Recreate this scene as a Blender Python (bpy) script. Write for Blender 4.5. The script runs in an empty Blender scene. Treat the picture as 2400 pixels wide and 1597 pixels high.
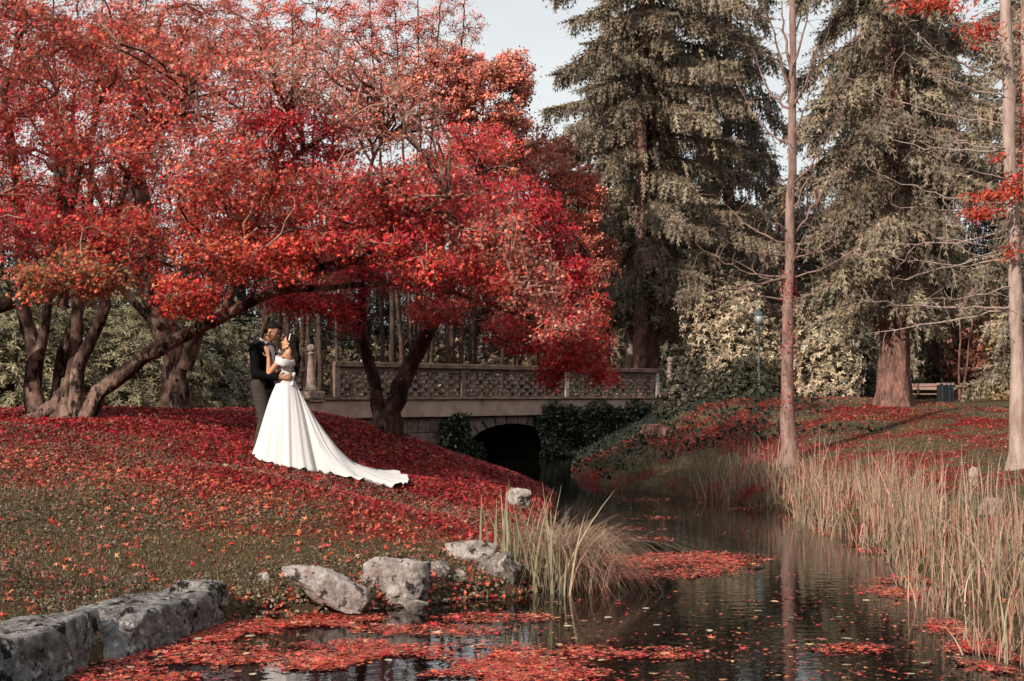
import bpy, bmesh, math, random
import numpy as np
from mathutils import Vector, Matrix, noise as mnoise
R = math.radians
SC = bpy.context.scene
COL = SC.collection
random.seed(7)
RNG = np.random.default_rng(11)

# ------------------------------------------------------------------ camera
S = 2400 / 2356.; F = 3333.; CZ = 1.9; HV = 925.
PITCH = math.atan((HV - 798.5) / F)
cam_d = bpy.data.cameras.new('camera'); cam = bpy.data.objects.new('camera', cam_d); COL.objects.link(cam)
cam_d.sensor_width = 36; cam_d.lens = 36 * F / 2400.; cam_d.clip_end = 2000; cam_d.clip_start = .1
cam.location = (0, 0, CZ); cam.rotation_euler = (R(90) + PITCH, 0, 0)
SC.camera = cam

# ------------------------------------------------------------------ sky, sun, exposure
SUN_EL, SUN_AZ = R(29), R(38)          # azimuth: degrees to the left of straight behind the camera
sun_pos = Vector((-math.sin(SUN_AZ) * math.cos(SUN_EL), -math.cos(SUN_AZ) * math.cos(SUN_EL), math.sin(SUN_EL)))
W = bpy.data.worlds.new('World'); SC.world = W; W.use_nodes = True
nt = W.node_tree; nt.nodes.clear()
out = nt.nodes.new('ShaderNodeOutputWorld'); bg = nt.nodes.new('ShaderNodeBackground')
sky = nt.nodes.new('ShaderNodeTexSky'); sky.sky_type = 'NISHITA'; sky.sun_disc = False
sky.sun_elevation = SUN_EL; sky.sun_rotation = math.atan2(sun_pos.x, sun_pos.y)
sky.dust_density = 2.5; sky.ozone_density = 1.0; sky.air_density = 1.0
# thin high cloud veil: whitens the blue evenly with soft streaks
tc = nt.nodes.new('ShaderNodeTexCoord'); mp = nt.nodes.new('ShaderNodeMapping'); mp.inputs['Scale'].default_value = (1.2, 1.2, 4)
nz = nt.nodes.new('ShaderNodeTexNoise'); nz.inputs['Scale'].default_value = 1.6; nz.inputs['Detail'].default_value = 5
rp = nt.nodes.new('ShaderNodeMapRange'); rp.inputs[1].default_value = .3; rp.inputs[2].default_value = .7; rp.inputs[3].default_value = .6; rp.inputs[4].default_value = .9
mx = nt.nodes.new('ShaderNodeMixRGB'); mx.inputs['Color2'].default_value = (15.8, 16.3, 16.3, 1)
nt.links.new(tc.outputs['Generated'], mp.inputs['Vector']); nt.links.new(mp.outputs['Vector'], nz.inputs['Vector'])
nt.links.new(nz.outputs[0], rp.inputs[0]); nt.links.new(rp.outputs[0], mx.inputs['Fac'])
nt.links.new(sky.outputs[0], mx.inputs['Color1']); nt.links.new(mx.outputs[0], bg.inputs['Color'])
bg.inputs['Strength'].default_value = .055
nt.links.new(bg.outputs[0], out.inputs[0])
sl = bpy.data.lights.new('sun', 'SUN'); sl.energy = 5.0; sl.angle = R(.55); sl.color = (1, .88, .75)
so = bpy.data.objects.new('sun', sl); COL.objects.link(so)
so.rotation_euler = sun_pos.to_track_quat('Z', 'Y').to_euler()
SC.view_settings.view_transform = 'Standard'; SC.view_settings.look = 'None'
SC.view_settings.exposure = .24; SC.view_settings.gamma = 1; SC.view_settings.use_curve_mapping = False
SC.render.engine = 'CYCLES'
cy = SC.cycles
cy.max_bounces = 4; cy.diffuse_bounces = 2; cy.glossy_bounces = 2; cy.transmission_bounces = 3; cy.transparent_max_bounces = 4
cy.use_denoising = True; cy.use_adaptive_sampling = True; cy.adaptive_threshold = .025; cy.caustics_reflective = False; cy.caustics_refractive = False
cy.sample_clamp_indirect = 6

# ------------------------------------------------------------------ materials
def mat(name, col=(.5, .5, .5), rough=.7, attr=None, var=0.0, vscale=8., col2=None, bump=0., bscale=30., transl=0., spec=.3,
        stretch=(1, 1, 1), fac=(.4, .6), detail=6, spots=None, sheen=0., metal=0.):
    m = bpy.data.materials.new(name); m.use_nodes = True
    n = m.node_tree.nodes; l = m.node_tree.links; n.clear()
    o = n.new('ShaderNodeOutputMaterial'); b = n.new('ShaderNodeBsdfPrincipled')
    b.inputs['Roughness'].default_value = rough; b.inputs['Specular IOR Level'].default_value = spec
    b.inputs['Metallic'].default_value = metal
    if sheen: b.inputs['Sheen Weight'].default_value = sheen
    t = n.new('ShaderNodeTexCoord'); mpg = n.new('ShaderNodeMapping'); mpg.inputs['Scale'].default_value = stretch
    l.new(t.outputs['Object'], mpg.inputs['Vector'])
    if attr:
        a = n.new('ShaderNodeAttribute'); a.attribute_name = attr; c = a.outputs['Color']
    else:
        rgb = n.new('ShaderNodeRGB'); rgb.outputs[0].default_value = (*col, 1); c = rgb.outputs[0]
    if col2 is not None:
        z = n.new('ShaderNodeTexNoise'); z.inputs['Scale'].default_value = vscale; z.inputs['Detail'].default_value = detail; z.inputs['Roughness'].default_value = .65
        l.new(mpg.outputs[0], z.inputs['Vector'])
        r = n.new('ShaderNodeMapRange'); r.inputs[1].default_value = fac[0]; r.inputs[2].default_value = fac[1]
        l.new(z.outputs[0], r.inputs[0])
        x = n.new('ShaderNodeMixRGB'); l.new(r.outputs[0], x.inputs[0]); l.new(c, x.inputs[1]); x.inputs[2].default_value = (*col2, 1); c = x.outputs[0]
    for sp in (spots or []):
        scol, sscale, lo, hi = sp
        z = n.new('ShaderNodeTexNoise'); z.inputs['Scale'].default_value = sscale; z.inputs['Detail'].default_value = 8; z.inputs['Roughness'].default_value = .7
        off = n.new('ShaderNodeVectorMath'); off.operation = 'ADD'; off.inputs[1].default_value = (sscale * 3.7, lo * 31, hi * 17)
        l.new(mpg.outputs[0], off.inputs[0]); l.new(off.outputs[0], z.inputs['Vector'])
        r = n.new('ShaderNodeMapRange'); r.inputs[1].default_value = lo; r.inputs[2].default_value = hi; l.new(z.outputs[0], r.inputs[0])
        x = n.new('ShaderNodeMixRGB'); l.new(r.outputs[0], x.inputs[0]); l.new(c, x.inputs[1]); x.inputs[2].default_value = (*scol, 1); c = x.outputs[0]
    if var:
        z = n.new('ShaderNodeTexNoise'); z.inputs['Scale'].default_value = vscale * 3.1; z.inputs['Detail'].default_value = 5
        l.new(mpg.outputs[0], z.inputs['Vector'])
        h = n.new('ShaderNodeHueSaturation'); r = n.new('ShaderNodeMapRange'); r.inputs[1].default_value = .3; r.inputs[2].default_value = .7
        r.inputs[3].default_value = 1 - var; r.inputs[4].default_value = 1 + var
        l.new(z.outputs[0], r.inputs[0]); l.new(r.outputs[0], h.inputs['Value']); l.new(c, h.inputs['Color']); c = h.outputs[0]
    l.new(c, b.inputs['Base Color'])
    if bump:
        z = n.new('ShaderNodeTexNoise'); z.inputs['Scale'].default_value = bscale; z.inputs['Detail'].default_value = 8; z.inputs['Roughness'].default_value = .7
        l.new(mpg.outputs[0], z.inputs['Vector'])
        u = n.new('ShaderNodeBump'); u.inputs['Strength'].default_value = min(1, bump); u.inputs['Distance'].default_value = .03
        l.new(z.outputs[0], u.inputs['Height']); l.new(u.outputs[0], b.inputs['Normal'])
    sh = b.outputs[0]
    if transl:
        tr = n.new('ShaderNodeBsdfTranslucent'); l.new(c, tr.inputs['Color'])
        ms = n.new('ShaderNodeMixShader'); ms.inputs[0].default_value = transl
        l.new(b.outputs[0], ms.inputs[1]); l.new(tr.outputs[0], ms.inputs[2]); sh = ms.outputs[0]
    l.new(sh, o.inputs[0])
    return m

M = {}
M['leaf'] = mat('maple_leaf', attr='Col', rough=.5, transl=.25, spec=.3)
M['litter'] = mat('fallen_leaf', attr='Col', rough=.6, transl=.08, spec=.3)
M['green'] = mat('green_leaf', attr='Col', rough=.42, transl=.15, spec=.35)
M['ivy'] = mat('ivy_leaf', attr='Col', rough=.7, transl=.08, spec=.12)
M['needle'] = mat('spruce_needles', attr='Col', rough=.6, transl=.12, spec=.2)
M['reed'] = mat('reed_blade', attr='Col', rough=.55, transl=.25, spec=.3)
M['bark_maple'] = mat('maple_bark', (.25, .16, .13), .9, col2=(.06, .036, .03), vscale=5, stretch=(1, 1, .5), bump=1., bscale=26, var=.3,
                      spots=[((.016, .012, .011), 4.5, .53, .57), ((.36, .27, .22), 9, .60, .70)], spec=.15)
M['bark_dark'] = mat('dark_maple_bark', (.10, .058, .045), .9, col2=(.03, .019, .016), vscale=7, stretch=(1, 1, .4), bump=1., bscale=28, var=.3,
                     spots=[((.02, .018, .014), 6, .56, .62), ((.20, .15, .11), 12, .63, .70)], spec=.12)
M['twig'] = mat('maple_twig', (.30, .19, .15), .85, var=.4, vscale=3, spec=.15)
M['bark_larch'] = mat('pale_larch_bark', (.42, .33, .29), .9, col2=(.27, .19, .16), vscale=9, stretch=(1, 1, .25), bump=.7, bscale=30, spec=.15,
                      spots=[((.14, .10, .085), 11, .60, .66)])
M['bark_grey'] = mat('grey_bark', (.32, .21, .18), .9, col2=(.17, .105, .09), vscale=9, stretch=(1, 1, .25), bump=.7, bscale=30, spec=.15, spots=[((.08, .055, .045), 11, .58, .64)])
M['bark_spruce'] = mat('red_spruce_bark', (.25, .13, .105), .95, col2=(.10, .062, .05), vscale=9, stretch=(1, 1, .3), bump=1., bscale=22, var=.35, spec=.1,
                       spots=[((.055, .04, .033), 8, .58, .63)])
M['bark_pine'] = mat('forest_trunk_bark', (.085, .056, .045), .95, col2=(.04, .028, .023), vscale=5, stretch=(1, 1, .3), bump=.6, bscale=18, spec=.1)

# ------------------------------------------------------------------ scene objects
def tag(o, label=None, cat=None, group=None, kind=None):
    if label: o['label'] = label
    if cat: o['category'] = cat
    if group: o['group'] = group
    if kind: o['kind'] = kind
    return o
def empty(name, loc, label=None, cat=None, group=None, rz=0):
    o = bpy.data.objects.new(name, None); COL.objects.link(o); o.location = loc; o.rotation_euler = (0, 0, rz)
    o.empty_display_size = .2
    return tag(o, label, cat, group)
def link(name, me, m=None, parent=None, local=False):
    o = bpy.data.objects.new(name, me); COL.objects.link(o)
    if m is not None and not me.materials: me.materials.append(m)
    if parent is not None:
        o.parent = parent
        if not local:      # the mesh is in world coordinates
            o.matrix_parent_inverse = Matrix.LocRotScale(parent.location, parent.rotation_euler, parent.scale).inverted()
    return o
def mesh_np(name, V, faces, col=None, smooth=False):
    """V (n,3); faces (m,k) array of one face size, or a list of such arrays"""
    me = bpy.data.meshes.new(name)
    V = np.ascontiguousarray(V, np.float32)
    if not isinstance(faces, list): faces = [faces]
    faces = [np.asarray(f, np.int32) for f in faces if len(f)]
    me.vertices.add(len(V)); me.vertices.foreach_set('co', V.ravel())
    li = np.concatenate([f.ravel() for f in faces]); tot = np.concatenate([np.full(len(f), f.shape[1], np.int32) for f in faces])
    st = np.concatenate([[0], np.cumsum(tot)[:-1]]).astype(np.int32)
    me.loops.add(len(li)); me.loops.foreach_set('vertex_index', li)
    me.polygons.add(len(tot)); me.polygons.foreach_set('loop_start', st); me.polygons.foreach_set('loop_total', tot)
    if smooth: me.polygons.foreach_set('use_smooth', np.ones(len(tot), bool))
    if col is not None:
        a = me.color_attributes.new('Col', 'FLOAT_COLOR', 'POINT')
        c = np.ones((len(V), 4), np.float32); c[:, :3] = col; a.data.foreach_set('color', c.ravel())
    me.update(calc_edges=True)
    return me
def unit(a): return a / np.maximum(np.linalg.norm(a, axis=-1, keepdims=True), 1e-9)
def frames(nrm, ang=None):
    """rotation matrices (n,3,3) whose columns are x,y,z with z=nrm and random spin"""
    nrm = unit(nrm); n = len(nrm)
    if ang is None: ang = RNG.uniform(0, 2 * np.pi, n)
    ref = np.where(np.abs(nrm[:, 2:3]) < .9, np.array([[0, 0, 1.]]), np.array([[1., 0, 0]]))
    x = unit(np.cross(ref, nrm)); y = np.cross(nrm, x)
    c, s = np.cos(ang)[:, None], np.sin(ang)[:, None]
    return np.stack([x * c + y * s, y * c - x * s, nrm], axis=2)
def frames_dir(d, up=None):
    """columns x=side, y=along d, z"""
    d = unit(d); n = len(d)
    if up is None: up = unit(RNG.normal(size=(n, 3)))
    x = unit(np.cross(d, up)); z = np.cross(x, d)
    return np.stack([x, d, z], axis=2)
def scatter(T, FC, pos, rot, scale, col, jit=.0):
    """copies of template T/FC -> V, faces, colours"""
    n, k = len(pos), len(T)
    sc = np.asarray(scale, float)
    TT = T[None] * (sc[:, None, None] if sc.ndim == 1 else sc[:, None, :])
    V = np.einsum('nij,nkj->nki', rot, TT) + pos[:, None, :]
    if jit: V += RNG.normal(size=V.shape) * jit
    FF = (FC[None] + (np.arange(n) * k)[:, None, None]).reshape(-1, FC.shape[1])
    return V.reshape(-1, 3), FF, np.repeat(col, k, axis=0)

# ------------------------------------------------------------------ leaf shapes
def star(lobes=5, droop=.18, inner=.24):
    a0 = np.linspace(-2.25, 2.25, lobes); L = 1 - .38 * (np.abs(a0) / 2.25) ** 1.5
    v = [(0, 0, 0)]
    for i, (a, r) in enumerate(zip(a0, L)):
        v.append((math.sin(a) * r, math.cos(a) * r, -droop * r))
        if i < lobes - 1:
            am = (a + a0[i + 1]) / 2; v.append((math.sin(am) * inner, math.cos(am) * inner, .02))
    v.append((0, -.2, 0))
    n = len(v)
    f = [(0, i, i + 1) for i in range(1, n - 1)] + [(0, n - 1, 1)]
    return np.array(v, float), np.array(f)[:, ::-1]
STAR5 = star(5); STAR7 = star(7, .22, .24)
# pointed lobes meeting at the stalk, one triangle each
def spike(lobes, wid=.15, droop=.2):
    a0 = np.linspace(-2.0, 2.0, lobes); v = []; f = []
    for a in a0:
        L = 1 - .36 * (abs(a) / 2.0) ** 1.5; d = np.array([math.sin(a), math.cos(a), 0]); s = np.array([math.cos(a), -math.sin(a), 0])
        k = len(v); v += [tuple(-d * .06 - s * wid), tuple(-d * .06 + s * wid), tuple(d * L + np.array([0, 0, -droop * L]))]; f.append((k, k + 1, k + 2))
    return np.array(v, float), np.array(f)
SPK5 = spike(5, .17); SPK4 = spike(4, .19)
# three crossing pointed lobes, cheaper
def trefoil():
    v = [(0, -.15, 0)]; f = []
    for a in (-1.15, 0, 1.15):
        L = 1 if a == 0 else .8
        d = np.array([math.sin(a), math.cos(a), 0]); s = np.array([math.cos(a), -math.sin(a), 0])
        k = len(v); v += [tuple(d * .4 * L + s * .14), tuple(d * L + np.array([0, 0, -.2])), tuple(d * .4 * L - s * .14)]
        f += [(0, k + 1, k), (0, k + 2, k + 1)]
    return np.array(v, float), np.array(f)
TREF = trefoil()
DIAM = (np.array([(0, 0, 0), (.32, .5, .05), (0, 1, -.12), (-.32, .5, .05)], float), np.array([(0, 1, 2), (0, 2, 3)]))
LANCE = (np.array([(0, 0, 0), (.15, .45, .05), (0, 1, -.16), (-.15, .45, .05)], float), np.array([(0, 1, 2), (0, 2, 3)]))
OVAL = (np.array([(0, 0, 0), (.34, .3, .06), (.30, .7, .03), (0, 1, -.1), (-.30, .7, .03), (-.34, .3, .06)], float), np.array([(0, 1, 5), (1, 2, 5), (2, 4, 5), (2, 3, 4)]))

PAL = {   # true leaf colours (linear)
    'crimson': [(.44, .012, .03), (.34, .009, .02), (.50, .022, .035), (.40, .014, .045)],
    'red': [(.55, .05, .036), (.60, .085, .055), (.44, .03, .027), (.52, .03, .042)],
    'orange': [(.62, .13, .055), (.60, .17, .08), (.64, .11, .06), (.54, .08, .04)],
    'salmon': [(.56, .17, .115), (.52, .20, .135), (.60, .15, .10), (.46, .12, .085)],
    'pink': [(.48, .22, .165), (.44, .18, .13), (.40, .14, .105), (.50, .18, .135)],
    'olive': [(.22, .17, .085), (.17, .14, .07), (.28, .17, .08), (.34, .13, .06)],
    'tan': [(.40, .20, .10), (.45, .15, .07), (.30, .18, .09), (.36, .24, .13)],
    'brown': [(.20, .07, .05), (.26, .09, .06), (.16, .06, .045), (.30, .07, .05)],
}
def pcol(pal, n, jit=.22):
    if isinstance(pal, str): pal = {pal: 1}
    keys = list(pal); w = np.array([pal[k] for k in keys], float); w /= w.sum()
    pick = RNG.choice(len(keys), n, p=w); tab = np.array([PAL[k] for k in keys])
    c = tab[pick, RNG.integers(0, 4, n)]
    return np.clip(c * np.exp(RNG.normal(size=(n, 1)) * jit), 0, .7)

# ------------------------------------------------------------------ terrain
def ray(u,v):
    x=(u*S-1200)/F; y=(798.5-v*S)/F
    d=np.array([x,math.cos(PITCH)-y*math.sin(PITCH),math.sin(PITCH)+y*math.cos(PITCH)])
    return d/d[1]
def P(u,v,Y):
    d=ray(u,v); return np.array([d[0]*Y,Y,CZ+d[2]*Y])
LEFT=[(-9,7.6),(-5,8.5),(-3.45,8.6),(-3.05,10),(-2.55,11.9),(-1.9,12.3),(-1.2,12.7),(-.6,13.1),(0.0,13.6),(.45,14.2),(.7,15.0),(.65,16.5),(.5,18.5),(.5,21),(.7,23.5),(.8,25.5),(.3,27.5),(-1.0,29.5),(-2.0,31.5),(-2.6,34.5),(-2.4,38),(-2.0,42),(-2.4,47),(-4,58)]
RIGHT=[(3,58),(2.6,48),(2.1,42),(1.5,36),(1.5,31.5),(2.2,28.5),(3.7,26),(4.5,23.7),(4.5,20.2),(4.6,17.4),(4.3,14.7),(3.8,12.1),(3.7,10.3),(4.2,8.5),(5.5,7)]
NEAR=[(5.5,6),(0,5.2),(-9,6)]
POLY=np.array(LEFT+RIGHT+NEAR,float)
KIND=np.array([0]*(len(LEFT)-1)+[0]+[1]*(len(RIGHT)-1)+[1]+[2]*(len(NEAR)-1)+[2])
def sd(x,y):
    x=np.asarray(x,float).ravel();y=np.asarray(y,float).ravel()
    best=np.full(x.shape,1e9);kind=np.zeros(x.shape,int);ins=np.zeros(x.shape,bool)
    n=len(POLY)
    dl=np.full(x.shape,1e9);dr=np.full(x.shape,1e9);dn=np.full(x.shape,1e9)
    for i in range(n):
        a=POLY[i];b=POLY[(i+1)%n];e=b-a
        t=np.clip(((x-a[0])*e[0]+(y-a[1])*e[1])/(e@e),0,1)
        d=np.hypot(x-a[0]-t*e[0],y-a[1]-t*e[1])
        tgt=(dl,dr,dn)[KIND[i]]; np.minimum(tgt,d,out=tgt)
        c=((a[1]>y)!=(b[1]>y))
        with np.errstate(divide='ignore',invalid='ignore'):
            xi=a[0]+(y-a[1])*(e[0])/(e[1] if e[1]!=0 else 1e-9)
        ins^=c&(x<xi)
    return dl,dr,dn,ins
def smin(a,b,k):
    h=np.clip(.5+.5*(b-a)/k,0,1); return b*(1-h)+a*h-k*h*(1-h)
def ss(a,b,x):
    t=np.clip((x-a)/(b-a),0,1); return t*t*(3-2*t)
def ground(x,y):
    sh=np.shape(x)
    x=np.asarray(x,float).ravel();y=np.asarray(y,float).ravel()
    dl,dr,dn,ins=sd(x,y)
    sl=.205+.15*ss(19.5,26,y)
    zl=smin(.12+.12*(1-np.exp(-dl/.4))+sl*dl,1.74+0*x,.18)
    zr=.12+.60*(1-np.exp(-dr/1.3))+.046*np.minimum(dr,21)
    zr=np.minimum(zr,1.68)
    # near the bridge the right bank climbs to deck level
    wb=ss(28.5,36,y)*(1-ss(9,14,x))
    zr=zr*(1-wb)+wb*smin(.1+.46*dr,1.78+0*x,.3)
    zn=.12+.1*dn
    d=np.minimum(np.minimum(dl,dr),dn)
    wl=1/(dl+.05)**3;wr=1/(dr+.05)**3;wn=1/(dn+.05)**3
    z=(zl*wl+zr*wr+zn*wn)/(wl+wr+wn)
    z=np.where(ins,-.5*(1-np.exp(-d/.5))+.0,z)
    z=z+(1-ss(24,32,y))*(.03*np.sin(1.3*x+.7*y)*np.clip(d,0,1)+.02*np.sin(2.9*x-1.7*y+1)*np.clip(d,0,1))
    z=z+.13*(y-18.4)*np.exp(-((y-18.4)/1.6)**2)*ss(-7,-5,x)*(1-ss(-1.2,0,x))
    return z.reshape(sh)
def hit(u,v,y0=8,y1=80):
    d=ray(u,v); Y=np.linspace(y0,y1,4000)
    z=CZ+d[2]*Y-ground(d[0]*Y,Y)
    i=np.argmax(z<0)
    if z[i]>=0: return None
    return P(u,v,Y[i])

def axis(a, b, st, far):
    return np.concatenate([-np.array(far[::-1]) + a, np.arange(a, b + 1e-6, st), b + np.array(far)])
gx = axis(-13., 15., .2, [.6, 1.5, 3, 6, 10, 16, 25, 45, 80, 150, 300, 600])
gy = axis(4., 44., .2, [.6, 1.5, 3, 6, 10, 16, 25, 45, 80, 150, 300, 600])
GX, GY = np.meshgrid(gx, gy)
GZ = ground(GX, GY)
LN = RNG.normal(size=(64, 64))
def vnoise(x, y, sc):
    """smooth value noise 0..1"""
    x = np.asarray(x) * sc + 500; y = np.asarray(y) * sc + 500
    xi = np.floor(x).astype(int); yi = np.floor(y).astype(int); fx = x - xi; fy = y - yi
    fx = fx * fx * (3 - 2 * fx); fy = fy * fy * (3 - 2 * fy)
    g = lambda i, j: LN[i % 64, j % 64]
    r = (g(xi, yi) * (1 - fx) + g(xi + 1, yi) * fx) * (1 - fy) + (g(xi, yi + 1) * (1 - fx) + g(xi + 1, yi + 1) * fx) * fy
    return np.clip(.5 + .33 * r, 0, 1)
def litter(x, y):
    """how thickly fallen red leaves lie, 0..1 (they lie under the maples)"""
    n = .55 * vnoise(x, y, .8) + .45 * vnoise(x, y, 2.6)
    left = ss(12.5, 18.0, y + .35 * (x + 3)) * .95 + .12
    left = left * (1 - ss(33, 44, y)) * (1 - .55 * ss(-9, -14, x))
    right = (.40 + .10 * ss(25, 30, y) * (1 - ss(7, 10, x))) * (1 - ss(36, 46, y)) * ss(.9, 1.4, x)
    base = np.where(x < 1.15, left, right)
    return np.clip(base * (.42 + 1.16 * n) + np.where(x > 1.15, (n - .5) * 1.1, (n - .5) * .25), 0, 1)
LT = litter(GX, GY)
nx, ny = len(gx), len(gy)
ii = np.arange(nx * ny).reshape(ny, nx)
quads = np.stack([ii[:-1, :-1].ravel(), ii[:-1, 1:].ravel(), ii[1:, 1:].ravel(), ii[1:, :-1].ravel()], 1)
gcol = np.stack([LT.ravel(), ss(-.05, .10, GZ).ravel(), np.zeros(nx * ny)], 1)
gm = mesh_np('ground', np.stack([GX.ravel(), GY.ravel(), GZ.ravel()], 1), quads, gcol, smooth=True)

def ground_mat():
    m = bpy.data.materials.new('leafy_lawn'); m.use_nodes = True
    n = m.node_tree.nodes; l = m.node_tree.links; b = n['Principled BSDF']
    b.inputs['Roughness'].default_value = .95; b.inputs['Specular IOR Level'].default_value = .1
    t = n.new('ShaderNodeTexCoord')
    def noi(sc, det=6):
        z = n.new('ShaderNodeTexNoise'); z.inputs['Scale'].default_value = sc; z.inputs['Detail'].default_value = det; z.inputs['Roughness'].default_value = .7
        l.new(t.outputs['Object'], z.inputs['Vector']); return z.outputs[0]
    def mixc(f, a, c):
        x = n.new('ShaderNodeMixRGB'); l.new(f, x.inputs[0])
        for k, v in ((1, a), (2, c)):
            if isinstance(v, tuple): x.inputs[k].default_value = (*v, 1)
            else: l.new(v, x.inputs[k])
        return x.outputs[0]
    def rng(s, a, c):
        r = n.new('ShaderNodeMapRange'); r.inputs[1].default_value = a; r.inputs[2].default_value = c; l.new(s, r.inputs[0]); return r.outputs[0]
    at = n.new('ShaderNodeAttribute'); at.attribute_name = 'Col'; sp = n.new('ShaderNodeSeparateColor'); l.new(at.outputs['Color'], sp.inputs[0])
    grass = mixc(rng(noi(3), .35, .65), (.09, .062, .034), (.155, .108, .06))
    grass = mixc(rng(noi(28), .4, .62), grass, (.045, .042, .02))
    red = mixc(rng(noi(45), .35, .62), (.10, .013, .012), (.20, .022, .018))
    red = mixc(rng(noi(24), .55, .68), red, (.05, .016, .012))
    k = n.new('ShaderNodeMath'); k.operation = 'ADD'; l.new(sp.outputs[0], k.inputs[0])
    sub = n.new('ShaderNodeMath'); sub.operation = 'MULTIPLY_ADD'; l.new(noi(11), sub.inputs[0]); sub.inputs[1].default_value = .9; sub.inputs[2].default_value = -.45
    l.new(sub.outputs[0], k.inputs[1])
    c = mixc(rng(k.outputs[0], .40, .62), grass, red)
    mud = mixc(rng(noi(9), .4, .6), (.03, .02, .014), (.07, .035, .025))
    c = mixc(sp.outputs[1], mud, c)
    l.new(c, b.inputs['Base Color'])
    u = n.new('ShaderNodeBump'); u.inputs['Strength'].default_value = .8; u.inputs['Distance'].default_value = .04
    l.new(noi(34, 8), u.inputs['Height']); l.new(u.outputs[0], b.inputs['Normal'])
    return m
g_ob = link('ground', gm, ground_mat()); tag(g_ob, kind='structure')

# water
def water_mat():
    m = bpy.data.materials.new('dark_pond_water'); m.use_nodes = True
    n = m.node_tree.nodes; l = m.node_tree.links; b = n['Principled BSDF']
    b.inputs['Base Color'].default_value = (.004, .0035, .003, 1); b.inputs['Roughness'].default_value = .015; b.inputs['IOR'].default_value = 1.333
    b.inputs['Specular IOR Level'].default_value = .5
    t = n.new('ShaderNodeTexCoord'); mp_ = n.new('ShaderNodeMapping'); mp_.inputs['Scale'].default_value = (1, 1.6, 1); l.new(t.outputs['Object'], mp_.inputs[0])
    z = n.new('ShaderNodeTexNoise'); z.inputs['Scale'].default_value = 5; z.inputs['Detail'].default_value = 3; l.new(mp_.outputs[0], z.inputs['Vector'])
    u = n.new('ShaderNodeBump'); u.inputs['Strength'].default_value = .09; u.inputs['Distance'].default_value = .02
    l.new(z.outputs[0], u.inputs['Height']); l.new(u.outputs[0], b.inputs['Normal'])
    return m
wm = mesh_np('pond_water', np.array([(-30, 3, 0), (12, 3, 0), (12, 75, 0), (-30, 75, 0)], float), np.array([(0, 1, 2, 3)]))
tag(link('pond_water', wm, water_mat()), kind='structure')

# ------------------------------------------------------------------ tubes and trees
def tube(pts, rad, sides=6, cap=True, noise=0., seed=0):
    """returns V, quads (and tri cap folded into quads) for a tapered tube"""
    pts = np.asarray(pts, float); rad = np.asarray(rad, float); n = len(pts)
    tan = np.gradient(pts, axis=0); tan = unit(tan)
    ref = np.array([0, 0, 1.]) if abs(tan[0][2]) < .9 else np.array([1., 0, 0])
    x = np.cross(ref, tan[0]); x /= np.linalg.norm(x)
    X = np.zeros((n, 3)); X[0] = x
    for i in range(1, n):
        x = X[i - 1] - tan[i] * (X[i - 1] @ tan[i]); X[i] = x / max(np.linalg.norm(x), 1e-9)
    Y = np.cross(tan, X)
    a = np.linspace(0, 2 * np.pi, sides, endpoint=False)
    rr = np.repeat(rad[:, None], sides, 1)
    if noise:
        rg = np.random.default_rng(seed)
        lob = rg.normal(size=sides); lob = (lob + np.roll(lob, 1)) / 2
        rr = rr * (1 + noise * lob[None] + noise * .6 * rg.normal(size=(n, sides)))
    V = pts[:, None] + rr[:, :, None] * (np.cos(a)[None, :, None] * X[:, None] + np.sin(a)[None, :, None] * Y[:, None])
    V = V.reshape(-1, 3); i = np.arange(n - 1)[:, None] * sides; j = np.arange(sides)[None]
    jn = (j + 1) % sides
    Q = np.stack([(i + j), (i + jn), (i + sides + jn), (i + sides + j)], 2).reshape(-1, 4)
    if cap and rad[-1] > .01:
        V = np.vstack([V, pts[-1] + tan[-1] * rad[-1] * .4]); c = len(V) - 1; b = (n - 1) * sides
        Q = np.vstack([Q, [(b + k, b + (k + 1) % sides, c, c) for k in range(sides)]])
    return V, Q
def join(parts):
    Vs, Fs, o = [], [], 0
    for V, Fc in parts:
        Vs.append(V); Fs.append(Fc + o); o += len(V)
    return np.vstack(Vs), np.vstack(Fs)
def fixq(Q):
    """split quads that repeat their last index into true triangles"""
    t = Q[:, 2] == Q[:, 3]
    return [Q[~t], Q[t][:, :3]]
def spline(pts, step=.25):
    pts = [np.asarray(p, float) for p in pts]
    P_ = [2 * pts[0] - pts[1]] + pts + [2 * pts[-1] - pts[-2]]
    o = []
    for i in range(1, len(P_) - 2):
        p0, p1, p2, p3 = P_[i - 1:i + 3]; L = np.linalg.norm(p2 - p1); k = max(2, int(L / step))
        for t in np.linspace(0, 1, k, endpoint=False):
            o.append(.5 * ((2 * p1) + (-p0 + p2) * t + (2 * p0 - 5 * p1 + 4 * p2 - p3) * t * t + (-p0 + 3 * p1 - 3 * p2 + p3) * t ** 3))
    o.append(pts[-1]); return np.array(o)

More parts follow.
